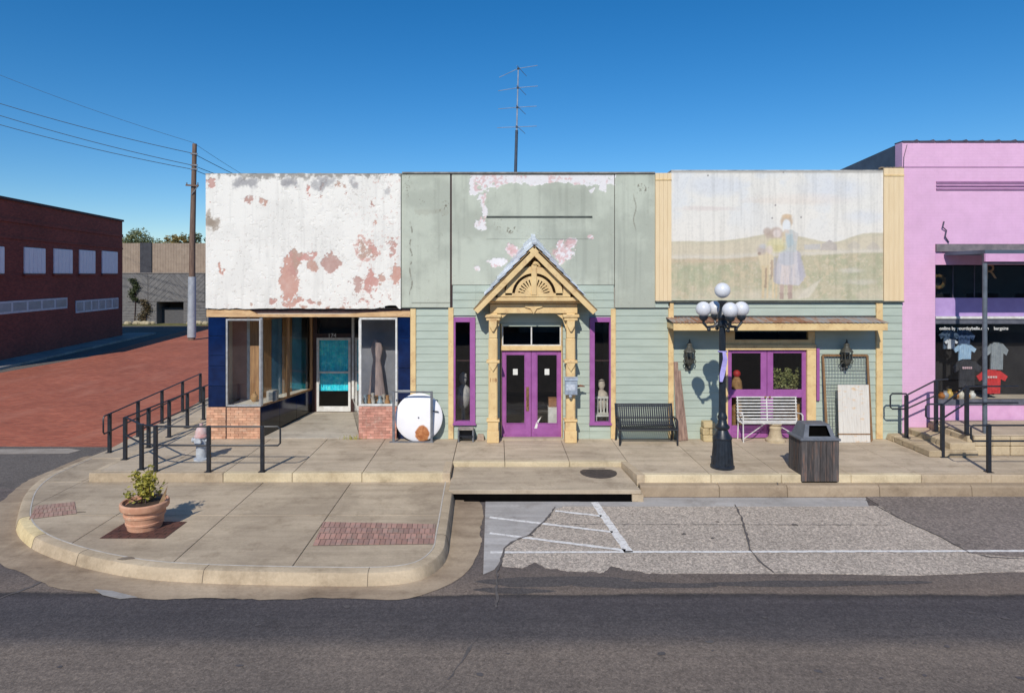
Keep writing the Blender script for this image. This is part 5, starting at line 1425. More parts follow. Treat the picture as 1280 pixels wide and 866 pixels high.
def step_post(o, x, y, z0, z1, w=.075):
    MB().box(x-w/2, x+w/2, y-w/2, y+w/2, z0+.008, z1).build('post', BLACKM, o, bevel=.006)
    MB().box(x-w*.95, x+w*.95, y-w*.95, y+w*.95, z0, z0+.012).build('base_plate', BLACKM, o)
def rail(o, pts, rr=.02, nm='rail'):
    MB().tube(pts, rr, 8).build(nm, BLACKM, o, smooth=True)
def loop(o, x, y, z1, z0, dx, dy=0):      # rounded end loop between top and lower rail
    c = .05
    sx = dx/abs(dx) if dx else 0
    pts = [(x,y,z1),(x+dx-sx*c,y+dy*.8,z1),(x+dx,y+dy,z1-c),(x+dx,y+dy,z0+c),(x+dx-sx*c,y+dy*.8,z0),(x,y,z0)]
    rail(o, pts, .02, 'end_loop')
# rail beside the wall
h1 = thing('step_handrail', 'black handrail beside the pink wall at the stone steps', 'handrail', (X(1133,-.35), -.35, .15), 'handrails at the stone steps')
xa, ya = X(1133,-.5), -.5; xb = X(1170,-.5)
step_post(h1, xa, ya, .15, Z(494,ya)); step_post(h1, xb, ya, .30, Z(476,ya))
rail(h1, [(xa,ya,Z(494,ya)),(xb,ya,Z(475,ya)),(xb+.3,ya,Z(474,ya))]); rail(h1, [(xa,ya,Z(511,ya)),(xb,ya,Z(494,ya))]); loop(h1, xa, ya, Z(492,ya), Z(511,ya), -.40)
h2 = thing('step_handrail', 'black handrail on the street side of the stone steps', 'handrail', (X(1178,-1.6), -1.6, 0), 'handrails at the stone steps')
ya = -1.72; xa, xb = X(1178,ya), X(1218,ya)
step_post(h2, xa, ya, .0, Z(506,ya)); step_post(h2, xb, ya+.25, .47, Z(484,ya))
rail(h2, [(xa,ya,Z(506,ya)),(xb,ya+.25,Z(485,ya)),(xb+1.2,ya+.25,Z(485,ya))]); rail(h2, [(xa,ya,Z(523,ya)),(xb,ya+.25,Z(506,ya)),(xb+1.2,ya+.25,Z(506,ya))]); loop(h2, xa, ya, Z(505,ya), Z(523,ya), -.38)
h3 = thing('walk_railing', 'black railing on the sidewalk before the pink shop platform', 'railing', (G(1236,590).x, G(1236,590).y, 0))
g3 = G(1236,590); yb = g3.y
for k in range(4): step_post(h3, g3.x+k*1.5, yb, 0, Z(530,yb))
rail(h3, [(g3.x,yb,Z(531.5,yb)),(g3.x+5,yb,Z(531.5,yb))]); rail(h3, [(g3.x,yb,Z(551,yb)),(g3.x+5,yb,Z(551,yb))]); loop(h3, g3.x, yb, Z(531.5,yb), Z(551,yb), -.38)

# ================================================================== RAILINGS AT THE CORNER
def ramp_rail(name, label, p0, p1, n, z0, z1, loop_first, dirv):
    o = thing(name, label, 'railing', (p0[0], p0[1], z0), 'black railings at the corner ramp')
    P = [Vector((p0[0]+(p1[0]-p0[0])*k/(n-1), p0[1]+(p1[1]-p0[1])*k/(n-1), z0+(z1-z0)*k/(n-1))) for k in range(n)]
    for p in P: step_post(o, p.x, p.y, p.z, p.z+.96)
    rail(o, [p+Vector((0,0,.95)) for p in P]); rail(o, [p+Vector((0,0,.52)) for p in P])
    if loop_first:
        p = P[0]; v = (P[0]-P[1]).normalized()*.3
        q = lambda f, z: (p.x+v.x*f, p.y+v.y*f, p.z+z)
        rail(o, [q(0,.95),q(.85,.95),q(1,.90),q(1,.57),q(.85,.52),q(0,.52)], .02, 'end_loop')
    return o
a0 = G(137,566,PZ); a1 = Vector((-9.93, 5.3))
ramp_rail('ramp_railing', 'black railing along the street side of the corner ramp', (a0.x,a0.y), (a1.x,a1.y), 5, PZ+.01, -.07, True, None)
b0 = G(160,574); b1 = G(258,515)
ramp_rail('ramp_railing', 'black railing along the building side of the corner ramp', (-8.42,b0.y), (-8.5,b1.y), 6, 0.002, 0.002, False, None)
fr_ = thing('corner_railing', 'black railing along the sidewalk edge above the potted shrub', 'railing', (G(261,589).x, G(261,589).y, 0))
pp_ = [Vector((-8.42, b0.y, 0)), G(177,586.5), G(194.5,589), G(261,589.5), G(328,589.5)]
for p in pp_[1:]: step_post(fr_, p.x, p.y, .002, .98)
rail(fr_, [p+Vector((0,0,.96)) for p in pp_]); rail(fr_, [p+Vector((0,0,.56)) for p in pp_])
e = pp_[-1]; rail(fr_, [(e.x,e.y,.96),(e.x+.33,e.y,.96),(e.x+.38,e.y,.91),(e.x+.38,e.y,.61),(e.x+.33,e.y,.56),(e.x,e.y,.56)], .02, 'end_loop')

# ================================================================== STREET FURNITURE
# lamp
lp = G(903, 584); lx_, ly_ = lp.x, lp.y
lt = thing('street_lamp', 'black five-globe street lamp on the sidewalk before the mural', 'street lamp', (lx_, ly_, 0))
def flute(mb, prof, c, n=16, amp=.06):
    o = len(mb.v); seg = n*3
    for rr, z in prof:
        for k in range(seg):
            t = 2*math.pi*k/seg; q = rr*(1-amp*(1 if k % 3 == 0 else 0)); mb.v.append((c[0]+q*math.cos(t), c[1]+q*math.sin(t), c[2]+z))
    for i in range(len(prof)-1):
        for k in range(seg): mb.f.append((o+i*seg+k, o+i*seg+(k+1)%seg, o+(i+1)*seg+(k+1)%seg, o+(i+1)*seg+k))
    mb.f.append(tuple(o+(len(prof)-1)*seg+k for k in range(seg)))
mb = MB(); mb.lathe([(.255,0),(.255,.05),(.235,.07)], (lx_,ly_,0), 24); flute(mb, [(.235,.07),(.19,.62)], (lx_,ly_,0)); mb.lathe([(.2,.62),(.205,.66),(.15,.74),(.11,.82),(.15,.86),(.155,.9),(.1,.96),(.085,1.06)], (lx_,ly_,0), 24)
mb.build('base', LAMPM, lt, smooth=True)
mb = MB(); flute(mb, [(.075,1.06),(.068,3.05)], (lx_,ly_,0), 10, .12); mb.lathe([(.10,1.06),(.105,1.1),(.085,1.15),(.075,1.2)], (lx_,ly_,0), 20)
mb.build('shaft', LAMPM, lt, smooth=True)
mb = MB().lathe([(.07,3.05),(.11,3.08),(.12,3.14),(.09,3.2),(.12,3.26),(.10,3.34),(.06,3.42),(.06,3.55),(.10,3.6),(.10,3.63)], (lx_,ly_,0), 20); mb.build('hub', LAMPM, lt, smooth=True)
GLOBE = M('globe_acrylic', L(226,228,232), L(206,208,214), 3, .3)
def globe(x, y, z, r_):
    o = MB().sphere((x,y,z), r_, 24, 14).build('globe', GLOBE, lt, smooth=True)
gz = Z(363, ly_)
globe(lx_, ly_, gz, .168)
for k in range(4):
    a = math.radians(3+90*k); dx, dy = math.cos(a), math.sin(a)
    R_ = .42
    pts = [(lx_+dx*.08,ly_+dy*.08,3.14),(lx_+dx*.2,ly_+dy*.2,3.06),(lx_+dx*.34,ly_+dy*.34,3.05),(lx_+dx*R_,ly_+dy*R_,3.14),(lx_+dx*R_,ly_+dy*R_,3.22)]
    ar = MB().tube(pts, [.04,.032,.03,.03,.03], 8); ar.lathe([(.03,3.18),(.08,3.22),(.10,3.27),(.09,3.31)], (lx_+dx*R_,ly_+dy*R_,0), 14)
    ar.sphere((lx_+dx*.3,ly_+dy*.3,3.0), .045, 8, 6)
    ar.build('arm', LAMPM, lt, smooth=True)
    globe(lx_+dx*R_, ly_+dy*R_, 3.44, .165)
rb = MB()
prev = None; ptsr = [(0,2.52,.03),(.02,2.37,.045),(.0,2.2,.05),(-.04,2.02,.05),(-.07,1.88,.025)]
for i in range(len(ptsr)-1):
    (xa_,za,wa),(xb_,zb_,wb_) = ptsr[i], ptsr[i+1]
    ya = ly_-.10-.02*math.sin(i*2); ybb = ly_-.10-.02*math.sin((i+1)*2)
    rb.hexa([(lx_+xb_-wb_,ybb,zb_),(lx_+xb_+wb_,ybb-.02,zb_),(lx_+xb_+wb_,ybb-.008,zb_),(lx_+xb_-wb_,ybb+.012,zb_)], [(lx_+xa_-wa,ya,za),(lx_+xa_+wa,ya-.02,za),(lx_+xa_+wa,ya-.008,za),(lx_+xa_-wa,ya+.012,za)])
rb.tube([(lx_+.085*math.cos(i*.6),ly_+.085*math.sin(i*.6),2.52) for i in range(12)], .018, 6)
tag(rb.build('ribbon', M('lavender_ribbon', L(176,168,226), L(150,142,206), 9, .7)), 'lavender ribbon tied round the street lamp pole', 'ribbon')

# black strap bench
bl, br = G(774.5,558).x, G(848,557).x; fy = G(810,557).y
bb = thing('black_bench', 'black metal strap bench against the green siding', 'bench', ((bl+br)/2, fy+.25, 0))
def side_frame(x):
    mb = MB()
    mb.tube([(x,fy,0),(x,fy+.0,.42),(x,fy+.03,.60),(x,fy+.12,.635),(x,fy+.42,.62)], .024, 8)
    mb.tube([(x,fy+.56,0),(x,fy+.46,.42),(x,fy+.60,.93)], .024, 8)
    mb.tube([(x,fy,.40),(x,fy+.22,.37),(x,fy+.46,.40)], .022, 8)
    mb.tube([(x,fy+.1,.38),(x,fy+.2,.5),(x,fy+.3,.62)], .014, 6)
    return mb
for x in (bl+.02, br-.02): side_frame(x).build('end_frame', BLACKM, bb, smooth=True)
N = 25
strap_prof = [(fy-.02,.40),(fy+.03,.425),(fy+.22,.40),(fy+.40,.41),(fy+.46,.47),(fy+.54,.72),(fy+.60,.90),(fy+.64,.92)]
def strap(x, w):
    mb = MB(); vs = []
    for (y, z) in strap_prof: vs += [(x-w/2,y,z),(x+w/2,y,z),(x-w/2,y+.004,z-.008),(x+w/2,y+.004,z-.008)]
    for i in range(len(strap_prof)-1):
        o = i*4; mb.f += [(o,o+1,o+5,o+4),(o+2,o+6,o+7,o+3),(o,o+4,o+6,o+2),(o+1,o+3,o+7,o+5)]
    mb.v = vs; return mb
s0 = strap(0, .036); me_ = mesh_only(s0, 'slat', BLACKM)
for k in range(N): inst(me_, 'slat', bb, (bl+.07+(br-bl-.14)*k/(N-1), 0, 0))
for y, z in ((fy-.01,.385),(fy+.22,.37),(fy+.43,.43),(fy+.615,.905),(fy+.5,.585)):
    MB().tube([(bl,y,z),(br,y,z)], .018, 8).build('cross_rail', BLACKM, bb, smooth=True)

# white garden bench
gy = G(934,553).y; wl, wr_ = X(926,gy+.1), X(1003,gy+.1)
wbn = thing('white_bench', 'white wrought iron garden bench before the purple doors', 'bench', ((wl+wr_)/2, gy+.2, 0))
for x in (wl+.03, wr_-.03):
    MB().tube([(x,gy,0),(x,gy+.02,.47),(x,gy+.01,.66),(x,gy+.08,.70),(x,gy+.2,.69),(x,gy+.36,.66)], .016, 7).tube([(x,gy+.40,0),(x,gy+.36,.45),(x,gy+.42,1.06)], .016, 7).tube([(x,gy+.01,.46),(x,gy+.36,.45)], .014, 7).build('end_frame', WHITEM, wbn, smooth=True)
xm_ = (wl+wr_)/2
MB().tube([(xm_,gy+.0,.47),(xm_,gy+.36,.46),(xm_,gy+.42,1.06)], .015, 7).build('middle_strap', WHITEM, wbn, smooth=True)
for k in range(8):
    z = .52+k*.077; y = gy+.365+(z-.46)*.1
    MB().box(wl, wr_, y-.006, y+.006, z-.016, z+.016).build('back_slat', WHITEM, wbn)
for k in range(6):
    MB().box(wl, wr_, gy+.0+k*.065, gy+.035+k*.065, .468, .48).build('seat_slat', WHITEM, wbn)
MB().bar((wl+.03,gy+.02,.08), (xm_-.1,gy+.2,.45), .018).build('brace', WHITEM, wbn); MB().bar((wr_-.03,gy+.02,.08), (xm_+.1,gy+.2,.45), .018).build('brace', WHITEM, wbn)
pdx = X(966,-.12)
tag(MB().lathe([(.24,0),(.24,.05),(.17,.10),(.13,.28),(.15,.34),(.12,.40),(.16,.43),(.16,.46)], (pdx,-.27,0), 16).build('stone_urn', STONE, smooth=True), 'tan stone pedestal behind the white bench', 'pedestal')

# litter bin
tb = G(1023, 603.5, -.15)
bx0, bx1 = X(1002, tb.y), X(1049, tb.y); by0 = tb.y; by1 = by0+.62
bin_ = thing('litter_bin', 'dark weathered plank litter bin with grey hooded lid', 'litter bin', ((bx0+bx1)/2, (by0+by1)/2, -.148))
PLK = M('weathered_plank', L(98,92,90), L(64,60,60), 5, .8, bump=.25, stretch=(7,7,.7), rnd=(.7,1.15), dirt=L(128,92,72), dscale=2.5)
zb0, zb1 = -.12, Z(551, by0)
n = 6
for k in range(n):
    w = (bx1-bx0)/n
    MB().box(bx0+k*w+.003, bx0+(k+1)*w-.003, by0, by0+.025, zb0, zb1).build('plank', PLK, bin_, bevel=.004)
    MB().box(bx0+k*w+.003, bx0+(k+1)*w-.003, by1-.025, by1, zb0, zb1).build('plank', PLK, bin_, bevel=.004)
    w2 = (by1-by0-.05)/n
    for xx in (bx0, bx1-.025): MB().box(xx, xx+.025, by0+.025+k*w2+.003, by0+.025+(k+1)*w2-.003, zb0, zb1).build('plank', PLK, bin_, bevel=.004)
MB().box(bx0+.03, bx1-.03, by0+.03, by1-.03, -.148, zb1-.05).build('liner', BLACKV, bin_)
LIDM = M('grey_plastic', L(112,116,124), L(88,92,100), 5, .5)
MB().box(bx0-.03, bx1+.03, by0-.03, by1+.03, zb1, zb1+.05).build('lid_rim', LIDM, bin_, bevel=.012)
zl = zb1+.05; hh = .27
cx0, cx1, cy0, cy1 = bx0+.05, bx1-.05, by0+.03, by1-.03
tx0, tx1, ty0, ty1 = bx0+.14, bx1-.14, by0+.13, by1-.12
lid = MB()
lid.add([(cx0,cy0,zl),(cx1,cy0,zl),(cx1,cy1,zl),(cx0,cy1,zl),(tx0,ty0,zl+hh),(tx1,ty0,zl+hh),(tx1,ty1,zl+hh),(tx0,ty1,zl+hh)], [(4,5,6,7),(1,2,6,5),(2,3,7,6),(3,0,4,7)])
# front with an opening
def lf_(u, v):
    a = Vector((cx0,cy0,zl)).lerp(Vector((cx1,cy0,zl)), u); b = Vector((tx0,ty0,zl+hh)).lerp(Vector((tx1,ty0,zl+hh)), u); return a.lerp(b, v)
us, vs_ = (0,.16,.86,1), (0,.12,.9,1)
gv = [lf_(u,v) for v in vs_ for u in us]
lid.add(gv, [(j*4+i, j*4+i+1, (j+1)*4+i+1, (j+1)*4+i) for j in range(3) for i in range(3) if not (i == 1 and j == 1)])
lo_ = lid.build('hood', LIDM, bin_); m = lo_.modifiers.new('thick', 'SOLIDIFY'); m.thickness = .012; m.offset = -1
MB().box(cx0+.1, cx1-.1, cy0+.16, cy1-.15, zl+.01, zl+.2).build('dark_inside', BLACKV, bin_)

# fire hydrant
hp = G(251.5, 574.5)
hy = thing('fire_hydrant', 'silver fire hydrant with faded red cap behind the corner railing', 'hydrant', (hp.x, hp.y, 0))
SILV = M('silver_paint', L(196,202,208), L(160,166,174), 8, .5); FRED = M('faded_red_paint', L(196,140,136), L(206,190,186), 5, .6)
MB().lathe([(.16,0),(.16,.04),(.11,.05),(.11,.32),(.13,.34),(.13,.38),(.115,.40),(.115,.52)], (hp.x,hp.y,0), 18).build('barrel', SILV, hy, smooth=True)
MB().lathe([(.15,.52),(.15,.56),(.13,.57),(.125,.66),(.09,.73),(.04,.77),(.035,.82),(.03,.82)], (hp.x,hp.y,0), 18).build('bonnet', FRED, hy, smooth=True)
for dx, dy, rr in ((-1,0,.05),(1,0,.05),(0,-1,.07)):
    MB().tube([(hp.x+dx*.09,hp.y+dy*.09,.45),(hp.x+dx*.17,hp.y+dy*.17,.45),(hp.x+dx*.17,hp.y+dy*.17,.45),(hp.x+dx*.2,hp.y+dy*.2,.45)], [rr,rr,rr*1.15,rr*1.1], 12).build('nozzle', SILV, hy, smooth=True)

# terracotta pot and shrub
pc_ = pot_c
TERR = M('terracotta', L(214,166,136), L(190,138,110), 4, .8, bump=.15, dirt=L(216,184,156), dscale=5)
pot = thing('flower_pot', 'banded terracotta pot standing on dark pavers at the corner', 'pot', (pc_.x, pc_.y, PZ+.01))
MB().lathe([(.27,0),(.285,.08),(.30,.085),(.305,.12),(.295,.13),(.315,.22),(.33,.225),(.335,.26),(.32,.27),(.335,.33),(.375,.34),(.39,.37),(.39,.44),(.37,.46),(.345,.455),(.335,.40),(.02,.39)], (pc_.x,pc_.y,PZ+.01), 36).build('bowl', TERR, pot, smooth=True)
MB().lathe([(.336,.0),(.30,.015),(.15,.03),(.02,.035)], (pc_.x,pc_.y,PZ+.395), 20).build('soil', M('soil', L(82,62,48), L(52,40,32), 14, .95, bump=.5), pot)
shr = thing('potted_shrub', 'small yellow green shrub growing in the terracotta pot', 'shrub', (pc_.x, pc_.y, PZ+.42))
rng = random.Random(8); stems = MB(); lv = MB(); pts = []
for k in range(16):
    a = rng.uniform(0,6.28); rr = rng.uniform(.05,.30); hgt = rng.uniform(.25,.50)*(1.25 if k % 4 == 0 else 1)
    b = Vector((pc_.x+rng.uniform(-.06,.06), pc_.y+rng.uniform(-.06,.06), PZ+.42)); tpt = b+Vector((math.cos(a)*rr*.9, math.sin(a)*rr*.9, hgt))
    midp = b.lerp(tpt,.5)+Vector((math.cos(a)*rr*.3, math.sin(a)*rr*.3, 0))
    stems.tube([b,midp,tpt], [.009,.007,.003], 5)
    for j in range(34):
        f = rng.uniform(.3,1.05); p = b.lerp(midp,f*2) if f < .5 else midp.lerp(tpt,f*2-1)
        pts.append(p+Vector((rng.gauss(0,.04),rng.gauss(0,.04),rng.gauss(0,.035))))
for tx, hh_ in ((.07,.66),(.12,.56),(-.2,.5),(-.14,.56)):
    b = Vector((pc_.x,pc_.y,PZ+.42)); tpt = b+Vector((tx,0,hh_)); stems.tube([b,b.lerp(tpt,.5),tpt], [.01,.007,.003], 5)
    for j in range(75):
        f = rng.uniform(.2,1.0); pts.append(b.lerp(tpt,f)+Vector((rng.gauss(0,.035),rng.gauss(0,.035),rng.gauss(0,.03))))
stems.build('stems', DARKWOOD, shr); leaf_mesh(lv, pts, .042, rng); lv.build('foliage', LEAF_Y, shr)
db = MB(); db.add([(pc_.x+.26,pc_.y-.05,PZ+.42),(pc_.x+.36,pc_.y-.05,PZ+.46),(pc_.x+.40,pc_.y-.02,PZ+.72),(pc_.x+.33,pc_.y,PZ+.6)], [(0,1,2,3)])
o = db.build('dry_leaf', M('dry_leaf', L(150,124,92), L(116,92,66), 8, .8)); m = o.modifiers.new('t','SOLIDIFY'); m.thickness = .004
tag(o, 'dry brown leaf blade standing at the edge of the pot', 'leaf')

# white disc in a steel frame
dy_ = -.22
dc = W(523.5, 522, dy_)
ds = thing('white_disc', 'large round white disc with rust patch leaning by the shop wall', 'disc', (dc.x, dy_, 0.002))
t = NT('disc_white')
sep = t.n('ShaderNodeSeparateXYZ'); t.l(t.geo.outputs['Position'], sep.inputs[0])
ddx = t.math('MULTIPLY', t.math('SUBTRACT', sep.outputs[0], X(528.5,dy_)), 1/.19); ddz = t.math('MULTIPLY', t.math('SUBTRACT', sep.outputs[2], Z(541,dy_)), 1/.24)
dist = t.math('SQRT', t.math('ADD', t.math('MULTIPLY', ddx, ddx), t.math('MULTIPLY', ddz, ddz)))
dist = t.math('ADD', dist, t.math('MULTIPLY', t.math('SUBTRACT', t.noise(t.pos(), 9, 4), .5), .5))
rustc = t.ramp(t.noise(t.pos(), 12, 5), [(.3, L(150,84,44)), (.7, L(206,142,92))])
bc_ = t.mix(L(238,238,242), L(226,224,226), t.noise(t.pos(), 3, 4))
DISCM = t.out(t.mix(rustc, bc_, t.ramp(dist, [(.85,(0,0,0)),(1.05,(1,1,1))])), .5)
mb = MB(); R0 = .60; seg = 48; zc = R0*.985+.004
rings = [(0.03,-.05),(.3,-.045),(.55,-.03),(R0,-.0),(R0,.03),(.3,.0),(.03,-.01)]
tilt = math.radians(8)
for rr, off in rings:
    for k in range(seg):
        a = 2*math.pi*k/seg; lx2 = rr*math.cos(a); lz2 = rr*math.sin(a)
        mb.v.append((dc.x+lx2, dy_+off*math.cos(tilt)+lz2*math.sin(tilt)+.0, zc+lz2*math.cos(tilt)-off*math.sin(tilt)))
for i in range(len(rings)-1):
    for k in range(seg): mb.f.append((i*seg+k, i*seg+(k+1)%seg, (i+1)*seg+(k+1)%seg, (i+1)*seg+k))
mb.f.append(tuple(range(seg))); mb.f.append(tuple((len(rings)-1)*seg+k for k in reversed(range(seg))))
do_ = mb.build('dish', DISCM, ds, smooth=True)
MB().sphere((dc.x,dy_-.055,zc), .022, 8, 6).build('centre_bolt', GREYM, ds)
MB().tube([(X(541,dy_-.06),dy_-.06,Z(513,dy_)),(X(548,dy_-.06),dy_-.05,Z(514,dy_))], .014, 6).build('catch', BLACKM, ds)
sfm = thing('steel_frame', 'thin grey steel frame standing in front of the white disc', 'frame', (X(516,-.36), -.36, 0))
yy = -.37
for px in (492, 539.5): MB().box(X(px,yy)-.03, X(px,yy)+.03, yy-.03, yy+.02, .0, Z(489,yy)).build('upright', GREYM, sfm, bevel=.006)
MB().box(X(488,yy), X(541,yy), yy-.02, yy+.015, Z(489,yy)-.03, Z(489,yy)).build('top_bar', GREYM, sfm); MB().box(X(487,yy), X(542,yy), yy-.04, yy+.04, .0, .022).build('foot_bar', GREYM, sfm)
# little step stool and stone by the porch
so = thing('step_stool', 'small dark step stool beneath the narrow purple window', 'stool', (X(582,-.2), -.25, 0))
for px in (573.5, 591.5): MB().box(X(px,-.2)-.02, X(px,-.2)+.02, -.36, -.1, 0, .30).build('side', GREYM, so, bevel=.006)
MB().box(X(573,-.2), X(592,-.2), -.38, -.1, .30, .335).build('tread', M('pale_tread', L(168,160,150), L(120,112,104), 7, .8), so, bevel=.006); MB().box(X(574,-.2), X(591,-.2), -.40, -.3, .14, .165).build('tread', BLACKM, so)
MB().box(X(574,-.2), X(591,-.2), -.12, -.1, .03, .28).build('back', BLACKM, so)
tag(MB().hexa([(X(596.5),-.22,0),(X(605.5),-.24,0),(X(605),-.08,0),(X(597),-.06,0)],[(X(597),-.21,.15),(X(605),-.22,.14),(X(604.5),-.09,.16),(X(597.5),-.07,.15)]).build('door_stone', concrete('pinkish_stone', L(206,186,166), L(180,160,142)), bevel=.02, seg=2), 'small pinkish stone block left of the porch post', 'stone')
# driftwood planks leaning
DRW = M('driftwood', L(168,140,124), L(124,100,90), 5, .9, bump=.4, stretch=(5,5,.6), dirt=L(96,76,68), dscale=3)
lw = thing('leaning_planks', 'weathered pinkish planks leaning beside the black bench', 'planks', (X(851,-.2), -.2, 0))
for k, (pa, pb, tp, w) in enumerate(((848,844.5,452,.11),(853.5,847.5,463,.13),(858,850,480,.09))):
    MB().bar((X(pa,-.2), -.26+.03*k, .0+.012), (X(pb,-.06), -.07, Z(tp,-.06)), w, .03, up=(0,1,0)).build('plank', DRW, lw, bevel=.008)
# stacked stones
stn = thing('stone_stack', 'short stack of rough yellow stones by the lamp shadow', 'stones', (X(884,-.2), -.2, 0))
r = random.Random(2)
for k, (x0, x1, z0, z1) in enumerate(((877,892,0,.17),(876.5,885,.172,.33),(885.3,892.5,.172,.32),(877.5,891.5,.335,.50))):
    a, b = X(x0,-.2), X(x1,-.2); j = lambda: r.uniform(-.012,.012)
    MB().hexa([(a+j(),-.34+j(),z0),(b+j(),-.34+j(),z0),(b+j(),-.08,z0),(a+j(),-.08,z0)],[(a+j(),-.33+j(),z1),(b+j(),-.33+j(),z1),(b+j(),-.09,z1),(a+j(),-.09,z1)]).build('stone', concrete('yellow_stone', L(204,184,140), L(168,144,104)) if k == 0 else bpy.data.materials['yellow_stone'], stn, bevel=.025, seg=2)
# wall lanterns
LNT = M('verdigris_iron', L(84,84,76), L(56,56,52), 9, .6, bump=.3)
def lantern(px, label):
    y = -.2; x = X(px,y)
    o = thing('wall_lantern', label, 'lantern', (x, y, Z(459,y)), 'wall lanterns under the tin awning')
    zt_ = Z(422,y)
    MB().lathe([(.02,-.0),(.035,.03),(.02,.06),(.09,.14),(.12,.22),(.13,.24)], (x,y,zt_-.78), 8).build('lower_cup', LNT, o)
    MB().lathe([(.115,0),(.125,.18)], (x,y,zt_-.54), 8).build('glass_body', GLASS2, o)
    for k in range(8):
        a = k*math.pi/4; MB().bar((x+.118*math.cos(a),y+.118*math.sin(a),zt_-.54),(x+.128*math.cos(a),y+.128*math.sin(a),zt_-.36), .016).build('glazing_bar', LNT, o)
    MB().lathe([(.16,0),(.15,.03),(.07,.12),(.06,.16),(.075,.18),(.03,.24),(.012,.32)], (x,y,zt_-.36), 8).build('cap', LNT, o)
    MB().tube([(x,-.03,zt_-.66),(x,-.1,zt_-.72),(x,-.19,zt_-.74)], .02, 6).build('bracket', LNT, o)
    MB().box(x-.07, x+.07, -.05, -.026, zt_-.85, zt_-.5).build('wall_plate', LNT, o)
    for sg in (-1,1): MB().tube([(x+sg*.05,y,zt_-.6),(x+sg*.14,y,zt_-.66),(x+sg*.16,y,zt_-.58),(x+sg*.12,y,zt_-.55)], .014, 6).build('scroll', LNT, o)
lantern(862, 'ornate dark wall lantern left of the street lamp'); lantern(1058.5, 'ornate dark wall lantern in front of the wire panel')
# wire panel and rusty white board
wp = thing('wire_panel', 'wood framed wire mesh panel leaning under the right lantern', 'panel', (X(1060,-.2), -.2, 0))
FRW = M('tan_frame_wood', L(150,116,80), L(112,84,58), 6, .8, bump=.2, stretch=(5,5,.6))
c00 = Vector((X(1034,-.3),-.3,.03)); c10 = Vector((X(1089.5,-.3),-.3,.03)); c01 = Vector((X(1028.5,-.08),-.08,Z(444,-.08))); c11 = Vector((X(1084,-.08),-.08,Z(444,-.08)))
for a, b in ((c00,c10),(c00,c01),(c10,c11),(c01,c11)): MB().bar(a, b, .05, .04, up=(0,1,0)).build('frame_bar', FRW, wp)
ml = MB()
for k in range(1,15): ml.bar(c00.lerp(c10,k/15), c01.lerp(c11,k/15), .007)
for k in range(1,26): ml.bar(c00.lerp(c01,k/26), c10.lerp(c11,k/26), .007)
ml.build('mesh_wire', GREYM, wp)
t = NT('rusty_white_board')
base = t.mix(L(226,222,214), L(200,194,184), t.noise(t.pos((8,1,.5)), 3, 5))
marks = t.ramp(t.noise(t.pos((2.2,1,6)), 2.4, 5, .6), [(.58,(0,0,0)),(.72,(.8,.8,.8))])
fine_ = t.ramp(t.noise(t.pos((20,1,1)), 3, 3), [(.35,(.86,.86,.86)),(.6,(1,1,1))])
WBM = t.out(t.mix(t.mix(base, L(214,170,112), marks), fine_, 1.0, 'MULTIPLY'), .7)
wbo = thing('rusty_board', 'white board with orange rust marks leaning on the wire panel', 'board', (X(1067,-.35), -.36, 0))
q = [Vector((X(1048.5,-.4),-.42,.01)),Vector((X(1087.5,-.4),-.42,.01)),Vector((X(1086,-.25),-.25,Z(481,-.25))),Vector((X(1047.3,-.25),-.25,Z(481,-.25)))]
nb = 7
for k in range(nb):
    a, b = k/nb+.0012, (k+1)/nb-.0012
    qq = [q[0].lerp(q[1],a), q[0].lerp(q[1],b), q[3].lerp(q[2],b), q[3].lerp(q[2],a)]
    MB().add(qq+[p+Vector((0,.02,0)) for p in qq], [(0,1,2,3),(7,6,5,4),(0,4,5,1),(1,5,6,2),(2,6,7,3),(3,7,4,0)]).build('slat', WBM, wbo)
MB().bar(q[0]+Vector((0,.035,.2)), q[1]+Vector((0,.035,.2)), .04, .03).build('batten', FRW, wbo)
# mail box and bracket on the porch post
mx_ = thing('mail_box', 'pale blue grey tin box hung on the right porch post', 'mail box', (X(713.5,-.5), -.5, Z(494,-.5)))
TB = M('tin_blue', L(176,188,200), L(140,150,166), 9, .5, metal=.2)
MB().box(X(706,-.5), X(721.5,-.5), -.58, -.47, Z(493,-.5), Z(475,-.5)).build('box', TB, mx_, bevel=.012); MB().prism_x([(-.60,Z(475,-.5)),(-.47,Z(475,-.5)),(-.47,Z(471,-.5)),(-.56,Z(473,-.5))], X(705.5,-.5), X(722,-.5)).build('lid', TB, mx_)
MB().lathe([(.03,0),(.05,.05),(.03,.09)], (X(713,-.53),-.53,Z(497,-.5)), 8).build('drop', TB, mx_)
MB().box(X(708,-.585), X(719,-.585), -.586, -.58, Z(487,-.5), Z(480,-.5)).build('front_plate', M('pale_tin_plate', L(206,212,220), L(168,176,188), 20, .5), mx_)
tag(MB().tube([(X(721,-.3),-.30,Z(483,-.3)),(X(726,-.3),-.30,Z(482,-.3)),(X(731,-.3),-.30,Z(483,-.3))], [.02,.03,.012], 7).build('bracket_arm', M('rust_arm', L(150,104,80), L(110,74,58), 9, .8)), 'short rusty bracket arm on the right porch post', 'bracket')
# dried stains on the corner kerb
for px_, py_, a_, b_ in ((158,698,.13,.05),(100,640,.10,.03),(470,625,.45,.05),(360,660,.3,.04)):
    g_ = G(px_,py_,PZ); blotch(g_.x, g_.y, a_, b_, PZ+.0062, M('dried_stain', L(138,124,106), L(120,106,92), 6, .9) if 'dried_stain' not in bpy.data.materials else bpy.data.materials['dried_stain'], plaza, 'stain') if px_ < 200 else None
